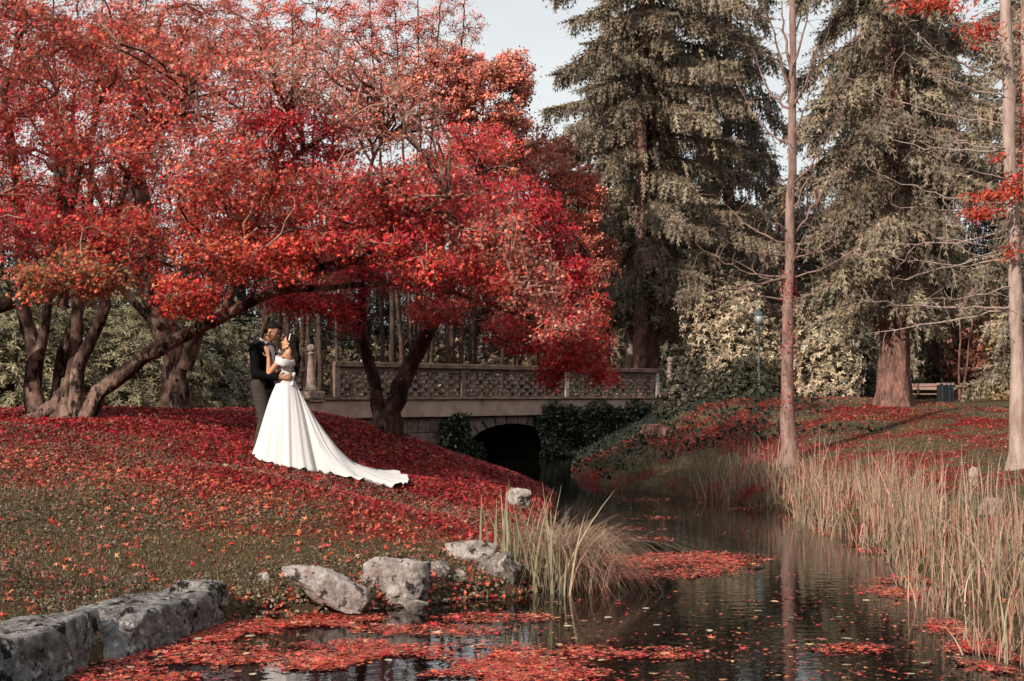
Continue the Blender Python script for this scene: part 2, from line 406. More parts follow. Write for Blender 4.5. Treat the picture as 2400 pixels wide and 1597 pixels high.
class Tree:
    def __init__(s):
        s.pos = np.zeros((0, 3)); s.rad = np.zeros(0); s.dirs = np.zeros((0, 3)); s.limb = []; s.twig = []
    def add(s, pts, r, big=True, sides=8, nz=.05):
        s.pos = np.vstack([s.pos, pts[1:]]); s.rad = np.concatenate([s.rad, r[1:]])
        s.dirs = np.vstack([s.dirs, unit(np.diff(pts, axis=0))])
        (s.limb if big else s.twig).append(tube(pts, r, sides, noise=nz, seed=len(s.limb)))
    def trunk(s, pts, r0, r1, step=.22, wob=.02, flare=0., sides=10, nz=.06, power=1.):
        p = spline(pts, step); p[1:-1] += RNG.normal(size=(len(p) - 2, 3)) * wob
        t = np.linspace(0, 1, len(p)); r = r0 + (r1 - r0) * t ** power
        kn = np.interp(t, np.linspace(0, 1, max(4, len(p) // 2)), RNG.normal(size=max(4, len(p) // 2))); r = r * (1 + .07 * kn)
        if flare:
            dist = np.concatenate([[0], np.cumsum(np.linalg.norm(np.diff(p, axis=0), axis=1))]); r = r * (1 + flare * np.exp(-dist / .22))
        s.add(p, r, True, sides, nz); return p
    def grow(s, tips, r0, r1, step=.3, wob=.06, sag=0., minr=0., big=False, sides=4, lim=None, batch=False):
        """join every tip to the nearest limb by a curved twig; returns end tangents"""
        tips = np.asarray(tips); ends = []; keep = []
        if batch:      # twigs spring from what is there already
            idx = np.where(s.rad >= minr)[0]; c = s.pos[idx]; near = []
            for q in np.array_split(tips, max(1, len(tips) // 60)):
                near += list(idx[np.argmin(((q[:, None] - c[None]) ** 2).sum(2), axis=1)])
            order = range(len(tips))
        else:
            order = np.argsort([np.min(np.linalg.norm(s.pos - t, axis=1)) for t in tips])
        for k in order:
            tip = tips[k]
            if batch: j = near[k]
            else:
                idx = np.where(s.rad >= minr)[0]; j = idx[np.argmin(np.linalg.norm(s.pos[idx] - tip, axis=1))]
            a = s.pos[j]; L = np.linalg.norm(tip - a)
            if L < .05 or (lim and L > lim): ends.append((tip, s.dirs[j], a)); continue
            n = max(3, int(L / step) + 1); t = np.linspace(0, 1, n)[:, None]
            h = (tip - a) / L; start = unit((s.dirs[j] * .6 + h)[None])[0]
            p = a * (1 - t) ** 2 + 2 * t * (1 - t) * (a + start * L * .5 + np.array([0, 0, sag * L])) + tip * t ** 2
            w = RNG.normal(size=(n, 3)) * wob * min(1, L); w[0] = 0; p = p + w
            ra = min(r0 * (.6 + .4 * min(1.5, L)), s.rad[j] * .85)
            r = ra + (r1 - ra) * np.linspace(0, 1, n) ** .8
            if batch: s.twig.append(tube(p, r, sides)); keep.append((p, r))
            else: s.add(p, r, big, sides, .04)
            ends.append((p[-1], unit((p[-1] - p[-2])[None])[0], p[0]))
        return ends
    def build(s, root, bark, twig_mat=None):
        if s.limb:
            V, Q = join(s.limb); link('trunk', mesh_np('trunk', V, fixq(Q), smooth=True), bark, root)
        if s.twig:
            V, Q = join(s.twig); o = link('twigs', mesh_np('twigs', V, fixq(Q), smooth=True), twig_mat or M['twig'], root); o['kind'] = 'stuff'

def blob_pts(u, v, Y, ru, rv, rY, n, shell=.45):
    """n points in an ellipsoid given by picture radii and depth radius"""
    d = unit(RNG.normal(size=(n, 3))); r = RNG.uniform(shell, 1, (n, 1)) ** .7
    c = P(u, v, Y); k = S * Y / F
    return c + d * r * np.array([ru * k, rY, rv * k])
def leaf_cloud(ends, per, spread, size, pal, tmpl, flat=.5, droop=.0, up=.55):
    """leaves round the twig ends"""
    E_ = np.array([e[0] for e in ends]); A = np.array([e[2] for e in ends])
    n = int(len(E_) * per); k = RNG.integers(0, len(E_), n); t = RNG.uniform(.25, 1.05, (n, 1))
    p = A[k] * (1 - t) + E_[k] * t + RNG.normal(size=(n, 3)) * spread * np.array([1, 1, flat]) 
    nr = RNG.normal(size=(n, 3)) * .62 + np.array([0, 0, up * .55]) + np.array(sun_pos) * .75
    rot = frames(nr)
    # let leaf tips hang a little
    sc = size * RNG.uniform(.65, 1.25, n)
    col = pcol(pal, n, .30)
    cl = np.exp(RNG.normal(size=(len(E_), 1)) * .38)[k]
    return scatter(tmpl[0], tmpl[1], p, rot, sc, col * cl)
def crown(root, clouds, m, name='crown'):
    Vs, Fs, Cs, o = [], [], [], 0
    for V, Fc, C in clouds:
        Vs.append(V); Fs.append(Fc + o); Cs.append(C); o += len(V)
    by = {}
    for f in Fs: by.setdefault(f.shape[1], []).append(f)
    ob = link(name, mesh_np(name, np.vstack(Vs), [np.vstack(x) for x in by.values()], np.vstack(Cs)), m, root)
    ob['kind'] = 'stuff'
    return ob
def maple(name, label, base, limbs, blobs, bark, group='red maples on the bank', tmpl=SPK5, lvl1=5, lvl2=14, roots=None):
    """limbs: list of (points, r0, r1, flare); blobs: (u,v,Y,ru,rv,rY, twigs, leaves per twig, palette, leaf size)"""
    root = empty(name, base, label, 'tree', group)
    T = Tree()
    for L in limbs: T.trunk(L[0], L[1], L[2], flare=L[3] if len(L) > 3 else 0, sides=12, wob=.018, nz=.09)
    if roots:
        for k in range(roots[0]):
            a = 2 * np.pi * k / roots[0] + RNG.normal() * .3; d = np.array([math.cos(a), math.sin(a), 0]); L = roots[1] * RNG.uniform(1.2, 2.6)
            q = [np.array(base) + d * roots[1] * .45 + [0, 0, .22], np.array(base) + d * (roots[1] * .45 + L * .4), np.array(base) + d * (roots[1] * .45 + L)]
            for w in q[1:]: w[2] = float(ground(w[:1], w[1:2])[0]) + (.02 if w is q[1] else -.06)
            T.trunk(q, roots[1] * .45, roots[1] * .16, sides=8, wob=.01, nz=.1)
    b1 = np.vstack([blob_pts(*b[:6], max(2, int(lvl1 * b[6] / 90)), .3) for b in blobs])
    T.grow(b1, .045, .016, step=.3, wob=.06, minr=.02, big=True, sides=6, sag=.05)
    b2 = np.vstack([blob_pts(*b[:6], max(4, int(lvl2 * b[6] / 90)), .4) for b in blobs])
    T.grow(b2, .02, .008, step=.25, wob=.06, minr=.012, sides=4, sag=.06)
    clouds = []
    for b in blobs:
        e = T.grow(blob_pts(*b[:6], b[6], .25), .010, .0048, step=.16, wob=.035, minr=.004, sides=3, sag=.1, lim=1.6, batch=True)
        if b[7] > 0: clouds.append(leaf_cloud(e, b[7] * 2.3, .11, b[9] * .80, b[8], tmpl))
    T.build(root, bark); crown(root, clouds, M['leaf'])
    return root

# ================================================================== maples
def Q(pts, Y=None):
    return [P(p[0], p[1], p[2] if len(p) > 2 else Y) for p in pts]
def base_pt(u, v, Y):
    p = P(u, v, Y); p[2] = float(ground(np.array([p[0]]), np.array([p[1]]))[0]) - .06; return p
def rooted(pts, Y):
    q = Q(pts, Y); b = q[0].copy(); b[2] = float(ground(np.array([b[0]]), np.array([b[1]]))[0]) - .08; q[0] = b; return q
RO = {'red': 3, 'orange': 4, 'crimson': 2}
CR = {'crimson': 6, 'red': 2}
MX = {'red': 5, 'orange': 3, 'crimson': 2}
TW = {'pink': 4, 'salmon': 3, 'red': 1}
t1_limbs = [
    (rooted([(142, 968), (143, 938), (150, 905), (158, 870)], 20.6), .27, .13, .25),
    (rooted([(98, 972), (76, 890), (84, 820), (66, 750), (44, 660, 20.4), (58, 560, 20.2), (44, 420, 20), (10, 250, 19.8), (40, 90, 19.6)], 20.6), .135, .035, .45),
    (Q([(86, 830), (102, 745), (118, 640), (135, 520), (150, 330)], 20.5), .085, .03),
    (rooted([(138, 962), (140, 860), (165, 765), (188, 690), (178, 600, 20.9), (150, 470, 21), (110, 330, 21)], 20.8), .10, .03, .3),
    (rooted([(158, 958), (165, 850), (177, 760), (173, 640), (166, 540, 20.3), (185, 380, 20.2), (240, 210, 20)], 20.5), .095, .03, .3),
    (rooted([(178, 955), (177, 855), (205, 790), (246, 705), (238, 655), (250, 545, 20), (300, 400, 19.8), (400, 260, 19.6)], 20.4), .095, .03, .3),
    (rooted([(196, 958), (235, 905), (330, 826), (440, 766), (520, 727, 20), (620, 672, 19.7), (740, 618, 19.3), (860, 572, 19), (905, 525, 18.8), (985, 480, 18.6)], 20.4), .125, .035, .35),
    (Q([(600, 683, 19.8), (700, 663), (800, 655), (930, 655), (1010, 670), (1130, 702), (1230, 745), (1310, 800)], 19.4), .06, .012),
    (Q([(740, 618, 19.3), (850, 600), (960, 590), (1080, 588), (1180, 600), (1280, 660)], 19), .05, .014),
    (Q([(520, 727, 20), (545, 620), (580, 520), (640, 400), (760, 300), (860, 240)], 19.8), .075, .02),
    (Q([(860, 572, 19), (840, 450), (880, 330), (960, 270), (1050, 260)], 19.2), .04, .012),
    (Q([(905, 525, 18.8), (1010, 440), (1100, 400), (1180, 380)], 19.2), .03, .012),
]
t1_blobs = [
    # u,  v,   Y,   ru,  rv,  rY, twigs, leaves, palette, size
    (-260, 300, 20, 260, 300, 3.0, 110, 11, MX, .062),
    (60, 90, 19, 150, 130, 1.5, 150, 15, {'orange': 3, 'salmon': 4, 'red': 3}, .055),
    (70, 330, 19, 140, 140, 1.6, 150, 15, {'red': 4, 'orange': 2, 'crimson': 2, 'salmon': 1}, .055),
    (90, 520, 18.6, 190, 90, 1.4, 110, 15, {'crimson': 4, 'red': 3, 'orange': 1}, .055),
    (300, 120, 19.3, 190, 120, 1.5, 170, 13, {'red': 3, 'salmon': 4, 'orange': 2}, .055),
    (300, 320, 19, 190, 130, 1.5, 170, 12, {'red': 4, 'orange': 2, 'crimson': 2, 'salmon': 2, 'pink': 1}, .055),
    (290, 560, 18.8, 170, 90, 1.3, 130, 15, {'orange': 3, 'red': 3, 'crimson': 2, 'olive': 1}, .055),
    (165, 640, 17.8, 135, 60, .9, 105, 16, {'olive': 4, 'orange': 2, 'red': 1}, .058),
    (430, 690, 18.4, 80, 60, .8, 55, 17, {'red': 3, 'orange': 3, 'crimson': 1}, .058),
    (510, 210, 19.2, 170, 150, 1.5, 150, 11, {'red': 3, 'orange': 2, 'salmon': 4, 'pink': 2}, .055),
    (520, 420, 18.8, 170, 130, 1.4, 170, 13, {'orange': 3, 'red': 4, 'crimson': 1, 'brown': 2, 'salmon': 1}, .055),
    (520, 590, 18.8, 130, 70, 1.2, 100, 15, {'orange': 3, 'red': 3}, .055),
    (660, 590, 18.8, 90, 70, 1.0, 80, 16, {'orange': 3, 'red': 3, 'crimson': 1}, .055),
    (760, 190, 18.6, 190, 110, 1.3, 420, 2.6, TW, .05),
    (900, 270, 18.4, 150, 100, 1.2, 330, 2.6, TW, .05),
    (700, 320, 19.6, 150, 80, 1.2, 130, 18, CR, .055),
    (780, 450, 18.8, 170, 90, 1.3, 170, 12, {'red': 4, 'orange': 1, 'crimson': 2, 'brown': 2, 'salmon': 1}, .055),
    (960, 450, 18.6, 160, 90, 1.2, 150, 11, {'red': 4, 'crimson': 2, 'brown': 2, 'salmon': 2}, .055),
    (850, 560, 18.8, 170, 50, 1.1, 120, 13, {'red': 4, 'crimson': 4, 'orange': 1, 'salmon': 1}, .055),
    (1010, 620, 18.7, 130, 50, 1.0, 100, 11, {'red': 4, 'crimson': 2, 'orange': 2}, .055),
    (1150, 560, 18.6, 120, 70, 1.1, 190, 4, {'pink': 2, 'red': 3, 'salmon': 2}, .052),
    (1230, 660, 18.5, 85, 70, .9, 190, 3, {'pink': 3, 'salmon': 2, 'red': 1}, .052),
    (1290, 745, 18.6, 70, 50, .8, 90, 6, {'pink': 2, 'salmon': 2, 'red': 2}, .052),
    (1080, 500, 19.2, 150, 90, 1.2, 150, 9, {'red': 5, 'orange': 1, 'crimson': 3, 'brown': 2}, .055),
    (1170, 660, 19.2, 120, 60, 1.0, 120, 9, {'red': 5, 'orange': 1, 'salmon': 2, 'crimson': 2}, .055),
]
maple('multi_stem_maple', 'many-stemmed red maple with a long limb leaning over the couple', base_pt(140, 962, 20.6), t1_limbs, t1_blobs, M['bark_maple'], roots=(9, .26))

t2_limbs = [
    (rooted([(405, 940), (402, 870), (398, 800), (362, 720), (346, 660), (335, 520), (310, 330, 24), (330, 150, 23.6), (380, 20, 23.4)], 24.6), .25, .05, .35),
    (Q([(425, 850), (455, 770), (500, 660), (545, 555), (600, 440, 23.8), (650, 330, 23.4), (640, 200, 23.2)], 24.5), .13, .03),
    (Q([(368, 750), (310, 700), (262, 645), (215, 560), (190, 460)], 24.4), .075, .025),
    (Q([(375, 790), (300, 590, 24.8), (200, 400, 25), (90, 200, 25)], 24.5), .09, .025),
]
t2_blobs = [
    (380, 90, 23, 260, 130, 2.0, 220, 12, {'red': 3, 'salmon': 3}, .06),
    (170, 250, 24, 230, 160, 2.0, 200, 13, MX, .06),
    (430, 330, 23, 240, 150, 1.8, 200, 13, MX, .06),
    (620, 460, 23, 190, 120, 1.6, 160, 14, {'orange': 3, 'red': 3}, .06),
    (200, 500, 24, 220, 90, 1.6, 150, 14, MX, .06),
    (640, 160, 23.5, 190, 140, 1.8, 190, 8, {'salmon': 4, 'pink': 4, 'red': 1}, .055),
]
maple('spreading_maple', 'thick single-trunked red maple in front of the rhododendrons', base_pt(405, 938, 24.6), t2_limbs, t2_blobs, M['bark_maple'], tmpl=SPK4, roots=(7, .26))

t3_limbs = [
    (rooted([(880, 992), (874, 950), (864, 905), (842, 820), (832, 720), (836, 600, 24.2), (800, 480, 23.8)], 24.9), .135, .04, .35),
    (rooted([(898, 992), (905, 945), (925, 890), (950, 835), (1000, 735), (1040, 650), (1090, 560, 24.4), (1150, 470, 24)], 24.9), .19, .05, .3),
    (Q([(1000, 735), (1010, 660), (985, 560), (960, 440)], 24.7), .07, .025),
    (Q([(1040, 650), (1130, 620), (1230, 640), (1310, 720), (1370, 800)], 24.4), .06, .015),
    (Q([(832, 720), (780, 680), (700, 690), (650, 700)], 24.6), .045, .012),
    (Q([(1090, 560, 24.4), (1210, 500), (1300, 520), (1360, 600)], 24), .045, .015),
]
t3_blobs = [
    (680, 690, 24.3, 110, 45, 1.0, 90, 18, CR, .062),
    (800, 720, 24.3, 40, 80, .6, 40, 16, CR, .062),
    (880, 620, 24, 130, 60, 1.2, 110, 14, {'crimson': 3, 'red': 3}, .062),
    (1000, 710, 23.8, 80, 50, .8, 70, 14, {'red': 3, 'salmon': 2, 'crimson': 1}, .062),
    (1100, 480, 23.6, 180, 110, 1.5, 210, 13, {'crimson': 3, 'red': 3}, .062),
    (1090, 340, 24, 110, 60, 1.1, 80, 13, {'crimson': 3, 'red': 2, 'orange': 1}, .06),
    (1205, 520, 24, 110, 105, 1.2, 190, 17, CR, .062),
    (1290, 650, 24.2, 75, 100, 1.0, 150, 17, CR, .062),
    (1210, 760, 23.5, 110, 60, 1.0, 120, 13, {'red': 4, 'crimson': 2, 'salmon': 1}, .062),
    (1320, 800, 22.6, 85, 60, 1.0, 150, 14, {'red': 4, 'crimson': 2, 'orange': 1}, .062),
    (1270, 860, 23.6, 30, 40, .5, 30, 15, CR, .062), (1385, 862, 23.4, 45, 28, .5, 26, 14, {'red': 3, 'crimson': 2}, .062),
    (930, 500, 24, 180, 100, 1.4, 170, 12, {'red': 3, 'crimson': 2}, .062),
]
maple('forked_maple', 'dark forked red maple standing in front of the bridge', base_pt(888, 990, 24.9), t3_limbs, t3_blobs, M['bark_dark'], tmpl=SPK4, roots=(6, .2))

# ------------------------------------------------------------------ red-leaved trees behind the bridge and the maples
def back_tree(name, label, u, Y, rad, blobs, height_v, pal_bark=None, lean=0, stems=1, group='red-leaved trees behind the maples'):
    b = base_pt(u, 915, Y); b[2] = max(b[2], .9)
    limbs = []
    for s in range(stems):
        du = (s - (stems - 1) / 2) * 26
        top = P(u + lean + du * 2.2, height_v, Y + RNG.normal() * .6)
        mid = (b + top) / 2 + np.array([du * .004 * Y / 30 + RNG.normal() * .15, RNG.normal() * .3, 0])
        q = b + np.array([du * S * Y / F * .5, 0, 0])
        limbs.append(([q, (q + mid) / 2 + RNG.normal(size=3) * .08, mid, top], rad * (1 if s == 0 else .8), .02, .2))
    blobs = [(*q[:7], q[7] * 1.7, q[8], q[9] * .85) for q in blobs]
    return maple(name, label, b, limbs, blobs, pal_bark or M['bark_dark'], group, tmpl=DIAM, lvl1=7, lvl2=20)
SA = {'salmon': 4, 'pink': 3, 'brown': 1}
SB = {'brown': 2, 'salmon': 3, 'red': 3}
back_tree('salmon_beech', 'round-crowned salmon pink tree with its edge against the sky', 1060, 50, .12, [
    (1120, 220, 46.5, 120, 110, 2.0, 230, 16, SA, .16), (1000, 190, 47, 120, 100, 2, 170, 13, SA, .16), (1170, 330, 47, 80, 80, 1.6, 120, 15, SA, .16),
    (1060, 400, 47, 170, 80, 1.8, 170, 14, {'salmon': 2, 'tan': 2, 'brown': 1}, .16), (1190, 170, 47, 50, 60, 1.0, 60, 14, SA, .16)], 150, stems=3)
back_tree('drooping_beech', 'brownish red tree between the salmon tree and the big spruce', 1285, 52, .11, [
    (1255, 380, 50, 100, 90, 1.8, 150, 13, SA, .16), (1320, 470, 50, 90, 110, 1.8, 170, 13, {'salmon': 3, 'brown': 2, 'red': 1}, .16),
    (1350, 600, 50, 80, 80, 1.5, 120, 13, {'brown': 2, 'salmon': 2}, .16), (1350, 720, 50, 60, 60, 1.2, 60, 11, {'brown': 2, 'red': 2}, .16)], 300, lean=20, stems=2)
back_tree('russet_birch', 'tall slender russet tree rising behind the maple crowns into the sky', 700, 55, .13, [
    (560, 60, 55, 200, 120, 3, 220, 14, SB, .13), (760, 80, 55, 190, 130, 3, 220, 14, SB, .13), (700, 260, 55, 260, 110, 3, 160, 14, SB, .13)], 20, stems=4)
back_tree('thin_red_birch', 'thin red-twigged trees whose sparse tops stand against the pale sky', 960, 56, .11, [
    (900, 70, 56, 130, 110, 2.4, 150, 9, SB, .12), (1030, 70, 56, 100, 90, 2.2, 130, 8, {'salmon': 3, 'brown': 2}, .12), (980, 260, 56, 200, 100, 2.4, 130, 14, SB, .13)], -60, stems=5)
back_tree('far_red_maple', 'dark red tree behind the spreading maple at the top of the bank', 180, 38, .18, [
    (60, 120, 38, 220, 200, 3, 240, 14, SB, .13), (330, 200, 38, 180, 200, 3, 200, 14, SB, .13), (180, 480, 38, 300, 130, 3, 220, 14, {'brown': 3, 'olive': 1, 'red': 1}, .13)], 0, stems=3)
back_tree('low_red_maple', 'low dark red tree filling the shade behind the leaning limb', 620, 48, .10, [
    (560, 480, 46, 200, 130, 2, 170, 13, SB, .16), (800, 520, 46, 200, 120, 2, 170, 13, {'brown': 3, 'red': 2}, .16), (740, 620, 46, 200, 50, 1.6, 90, 12, {'brown': 3, 'tan': 1}, .15)], 420, stems=3)

# ------------------------------------------------------------------ spruces
def feather():
    v = [(-.035, 0, 0), (.035, 0, 0), (0, 1, 0)]; f = [(0, 1, 2)]
    for i, y in enumerate(np.linspace(.05, .82, 4)):
        for sgn in (-1, 1):
            L = .17 * (1 - .5 * y); k = len(v); z = .05 * (-1) ** i * sgn
            v += [(0, y, 0), (0, y + .15, 0), (sgn * L, y + .26, z)]; f.append((k, k + 1, k + 2) if sgn < 0 else (k, k + 2, k + 1))
    return np.array(v, float), np.array(f)
FEATHER = feather()
def spruce_mesh(seed, H, Rm, hb, trunk_r, per=15., nbr=4.4, lean=.0, droop=.42, hi=None, col=(.20, .162, .116), ls=1.):
    rg = np.random.default_rng(seed)
    parts = []; zt = np.linspace(0, H, 26); r = trunk_r * (1 - zt / H) ** .8 + .01
    tp = np.stack([.06 * np.sin(zt * .5 + seed), .06 * np.cos(zt * .4), zt], 1); zz = np.concatenate([np.linspace(0, 3, 16)[:-1], zt[zt >= 3]]); tp = np.stack([.06 * np.sin(zz * .5 + seed), .06 * np.cos(zz * .4), zz], 1); r = np.interp(zz, zt, r)
    r = r * (1 + .42 * np.exp(-zz / .45)); V, Q_ = tube(tp, r, 40)
    a = np.tile(np.arange(40) / 40 * 2 * np.pi, len(zz)); lob = .045 * np.sin(5 * a + seed) * np.exp(-np.repeat(zz, 40) / .8) * 3 + .035 * np.sin(17 * a + 2 * np.sin(np.repeat(zz, 40) * 3)) + .04 * rg.normal(size=len(a))
    ctr = np.repeat(tp, 40, 0); k = len(ctr); V[:k] = ctr + (V[:k] - ctr) * (1 + lob)[:, None]
    parts.append((V, Q_))
    pos, dr, ln, sh = [], [], [], []
    cpos = []
    n = int((min(H, hi or H) - hb) * nbr)
    for i in range(n):
        h = hb + (min(H, hi or H) - hb) * (i + rg.uniform(-.4, .4)) / n
        a = i * 2.39996 + rg.normal() * .3
        prof = min(1, ((H - h) / (H * .55)) ** .8) * (.75 + .25 * min(1, (h - hb) / 2.))
        L = max(.5, Rm * prof * rg.uniform(.62, 1.12))
        t = np.linspace(0, 1, 8); up = rg.uniform(.05, .3); dp = droop * rg.uniform(.7, 1.4)
        o = np.array([math.cos(a), math.sin(a), 0]); sd_ = np.array([-o[1], o[0], 0])
        ax = o[None] * (L * t)[:, None] + np.array([0, 0, 1.])[None] * (h + L * (up * t - (up + dp) * t ** 2 + .22 * t ** 4))[:, None] + sd_ * (rg.normal() * .12 * L * t ** 2)[:, None]
        parts.append(tube(ax, .012 + .022 * L / 3 * (1 - t), 3))
        m = int(L * per); tt = rg.uniform(.03, 1, m) ** .75
        w = rg.normal(size=m) * .17 * L * (1.05 - tt) + rg.normal(size=m) * .05
        c = np.stack([np.interp(tt, t, ax[:, k]) for k in range(3)], 1) + sd_[None] * w[:, None]; c[:, 2] -= np.abs(w) * .35
        pos.append(c); ln.append(ls * rg.uniform(.28, .62, m) * (.6 + .5 * min(1, L / 3)))
        d = np.tile(o * .35, (m, 1)) + sd_[None] * np.sign(w)[:, None] * .25 + rg.normal(size=(m, 3)) * .22; d[:, 2] -= rg.uniform(.8, 2.0, m)
        # a few sprays lie along the bough itself
        al = rg.uniform(size=m) < .2; d[al] = o * .9 + sd_ * rg.normal(size=(al.sum(), 1)) * .6 + np.array([0, 0, -.2])
        dr.append(d); sh.append(np.full(m, rg.normal()))
        if L > 1.5 and rg.uniform() < .75: cpos.append(c[rg.integers(0, m, 3)])
    pos = np.vstack(pos); dr = np.vstack(dr); ln = np.concatenate(ln); sh = np.concatenate(sh)
    colr = np.array(col)[None] * np.exp(sh[:, None] * .16 + rg.normal(size=(len(pos), 1)) * .25) * (1 + rg.normal(size=(len(pos), 3)) * .05)
    V, Fc, C = scatter(FEATHER[0], FEATHER[1], pos, frames_dir(dr), np.stack([ln * 1.1, ln, ln], 1), np.clip(colr, .01, .5))
    fol = mesh_np('needles', V, Fc, C); fol.materials.append(M['needle'])
    V, Q_ = join(parts); tr = mesh_np('trunk', V, fixq(Q_), smooth=True); tr.materials.append(M['bark_spruce'])
    cn = np.vstack(cpos) if cpos else np.zeros((0, 3))
    return tr, fol, cn
def cones_mesh(cn):
    n = len(cn); v = []; 
    T_ = np.array([(0, 0, 0), (.5, 0, -.3), (0, .5, -.3), (-.5, 0, -.3), (0, -.5, -.3), (0, 0, -1)], float)
    f_ = np.array([(0, 1, 2), (0, 2, 3), (0, 3, 4), (0, 4, 1), (5, 2, 1), (5, 3, 2), (5, 4, 3), (5, 1, 4)])
    rot = np.tile(np.eye(3), (n, 1, 1)); sc = np.stack([np.full(n, .07), np.full(n, .07), RNG.uniform(.13, .19, n)], 1)
    V, Fc, C = scatter(T_, f_, cn + np.array([0, 0, -.3]), rot, sc, np.array([[.50, .22, .13]]) * np.exp(RNG.normal(size=(n, 1)) * .25))
    me = mesh_np('cones', V, Fc, C); me.materials.append(M['leaf']); return me
def spruce(name, label, u, Y, meshes, rz=0, sc=1., z=None, group='spruces beyond the pond', cones=None, sz=None):
    b = base_pt(u, 925, Y)
    if z is not None: b[2] = z
    root = empty(name, b, label, 'tree', group, rz); root.scale = (sc, sc, sz or sc)
    link('trunk', meshes[0], None, root, True); c = link('crown', meshes[1], None, root, True); c['kind'] = 'stuff'
    if cones is not None:
        k = link('cones', cones, None, c, True); k['kind'] = 'stuff'
    return root
spA = spruce_mesh(3, 46, 4.5, 3.6, .36, per=70, nbr=6.2, hi=20.5, ls=1.15)
spB = spruce_mesh(5, 40, 2.6, 2.3, .33, per=95, nbr=5.4, hi=11.5, droop=.6, ls=.95)
spC = spruce_mesh(8, 26, 3.0, 1.2, .26, per=52, nbr=4.4, droop=.6, ls=1.15, hi=20)
spD = spruce_mesh(12, 16, 3.4, .6, .2, per=17, nbr=6.5, col=(.028, .025, .018), ls=1.8)  # far copy: needle colour darkened to stand in for deep forest shade
spruce('cone_spruce', 'great drooping spruce hung with orange cones beside the sky gap', 1500, 56, spA, .4, cones=cones_mesh(spA[2]))
spruce('broad_trunk_spruce', 'spruce with a broad reddish furrowed trunk on the right lawn', 2065, 33.5, spB, 1.1)
spruce('slim_spruce', 'slim grey-green spruce just right of the pale bare trunk', 2000, 60, spC, 0, .8, sz=1.3)
spruce('slim_spruce', 'weeping spruce behind the white-barked trunk by the right edge', 2420, 54, spC, 2., 1.15)
spruce('slim_spruce', 'shaded dark spruce on the right flank of the coned spruce', 1680, 62, spC, 4., 1.1, sz=1.3)
spruce('slim_spruce', 'dark spruce close behind the left side of the coned spruce', 1400, 66, spC, 3., 1.0, sz=.8)
spruce('slim_spruce', 'dark spruce filling the gap behind the broad trunk', 2140, 74, spC, 5., 1.2, sz=1.3)
for u, lab in ((1790, 'short dark spruce seen between the coned spruce and the bare trunk'), (1885, 'short dark spruce low in the sky gap right of the bare trunk'), (1965, 'short dark spruce just left of the broad trunk')):
    spruce('short_spruce', lab, u, 72, spC, u * .1, 1.05, sz=.5)
spruce('slim_spruce', 'spruce glimpsed past the right edge behind the bench', 2480, 60, spC, 1., 1.3)
ORD = 'first second third fourth fifth sixth seventh eighth ninth tenth eleventh twelfth thirteenth fourteenth fifteenth sixteenth seventeenth eighteenth nineteenth twentieth twenty-first twenty-second twenty-third'.split()
far = [(560, 74, .8), (680, 66, .62), (790, 78, .8), (880, 70, .66), (970, 82, .8), (1060, 68, .6), (1140, 80, .72), (1230, 72, .62), (1320, 84, .8), (1400, 76, .72), (1560, 78, .9), (1640, 84, 1.), (1760, 78, .95), (1860, 86, .9), (1950, 80, .8), (2050, 86, .95), (2150, 78, .8), (2240, 86, .9), (2340, 80, .95), (440, 70, .8), (300, 66, .7), (140, 72, .8), (0, 66, .75)]
for i, (u, Y, k) in enumerate(far):
    spruce('forest_spruce', f'{ORD[sorted(f[0] for f in far).index(u)]} dim spruce from the left in the far forest wall', u, Y, spD, i * 1.3, k, z=1.4, group='dim spruces of the far forest')

# thin forest trunks seen under the red crowns
def pole(name, label, u, Y, rad, vtop, lean=0, m=None, group='slender trunks seen under the red crowns', br=5):
    b = base_pt(u, 920, Y); b[2] = max(b[2], 1.2) - .1
    root = empty(name, b, label, 'tree', group)
    T = Tree(); top = P(u + lean, vtop, Y)
    T.trunk([b, b * .6 + top * .4 + RNG.normal(size=3) * .06, top], rad, rad * .55, step=.6, wob=.02, flare=.3, sides=8)
    tips = np.array([b + (top - b) * RNG.uniform(.2, .95) + np.array([RNG.normal() * 1.0, RNG.normal() * .5, RNG.uniform(-.3, .5)]) for _ in range(br)])
    if br: T.grow(tips, .018, .005, step=.3, wob=.08, sides=3)
    T.build(root, m or M['bark_pine'], M['bark_pine']); return root
trunks = [(735, 52, .10, 380, 6), (775, 60, .07, 380, -6), (882, 50, .08, 420, 3), (905, 57, .14, 420, 0), (960, 62, .11, 430, 4), (1040, 54, .12, 420, -5), (1096, 58, .10, 420, 2),
                                       (1155, 47, .07, 440, 3), (1190, 60, .13, 400, 0), (1235, 55, .09, 420, 4), (1270, 62, .12, 430, -3), (1345, 58, .10, 400, 2), (640, 58, .10, 420, 0), (1545, 66, .2, 500, 0)]
for u, Y, r, vt, ln in trunks:
    pole('forest_tree', f'{ORD[sorted(t[0] for t in trunks).index(u)]} slender trunk from the left in the wood behind the bridge', u, Y, r, vt, ln)
pole('pale_pine', 'tall pale pinkish trunk rising past the left side of the coned spruce', 1446, 56.5, .16, 330, 8, M['bark_larch'], None, 8)
pole('sunlit_trunk', 'stout sunlit reddish trunk under the coned spruce, right of the bridge', 1472, 55.2, .30, -60, 6, M['bark_spruce'], None, 6)
pole('red_pine', 'thin reddish trunk between the salmon crowns and the coned spruce', 1393, 56, .15, 400, 4, M['bark_spruce'], None, 6)
pole('lawn_trunk', 'brown trunk standing behind the park bench', 2147, 66, .30, 560, 0, M['bark_pine'], None, 3)
pole('thin_lawn_stem', 'thin straight stem right of the park bench', 2208, 60, .05, 640, 3, M['bark_spruce'], None, 8)
pole('leaning_lawn_stem', 'thin stem leaning right beyond the park bench', 2213, 61, .06, 600, 40, M['bark_spruce'], None, 8)

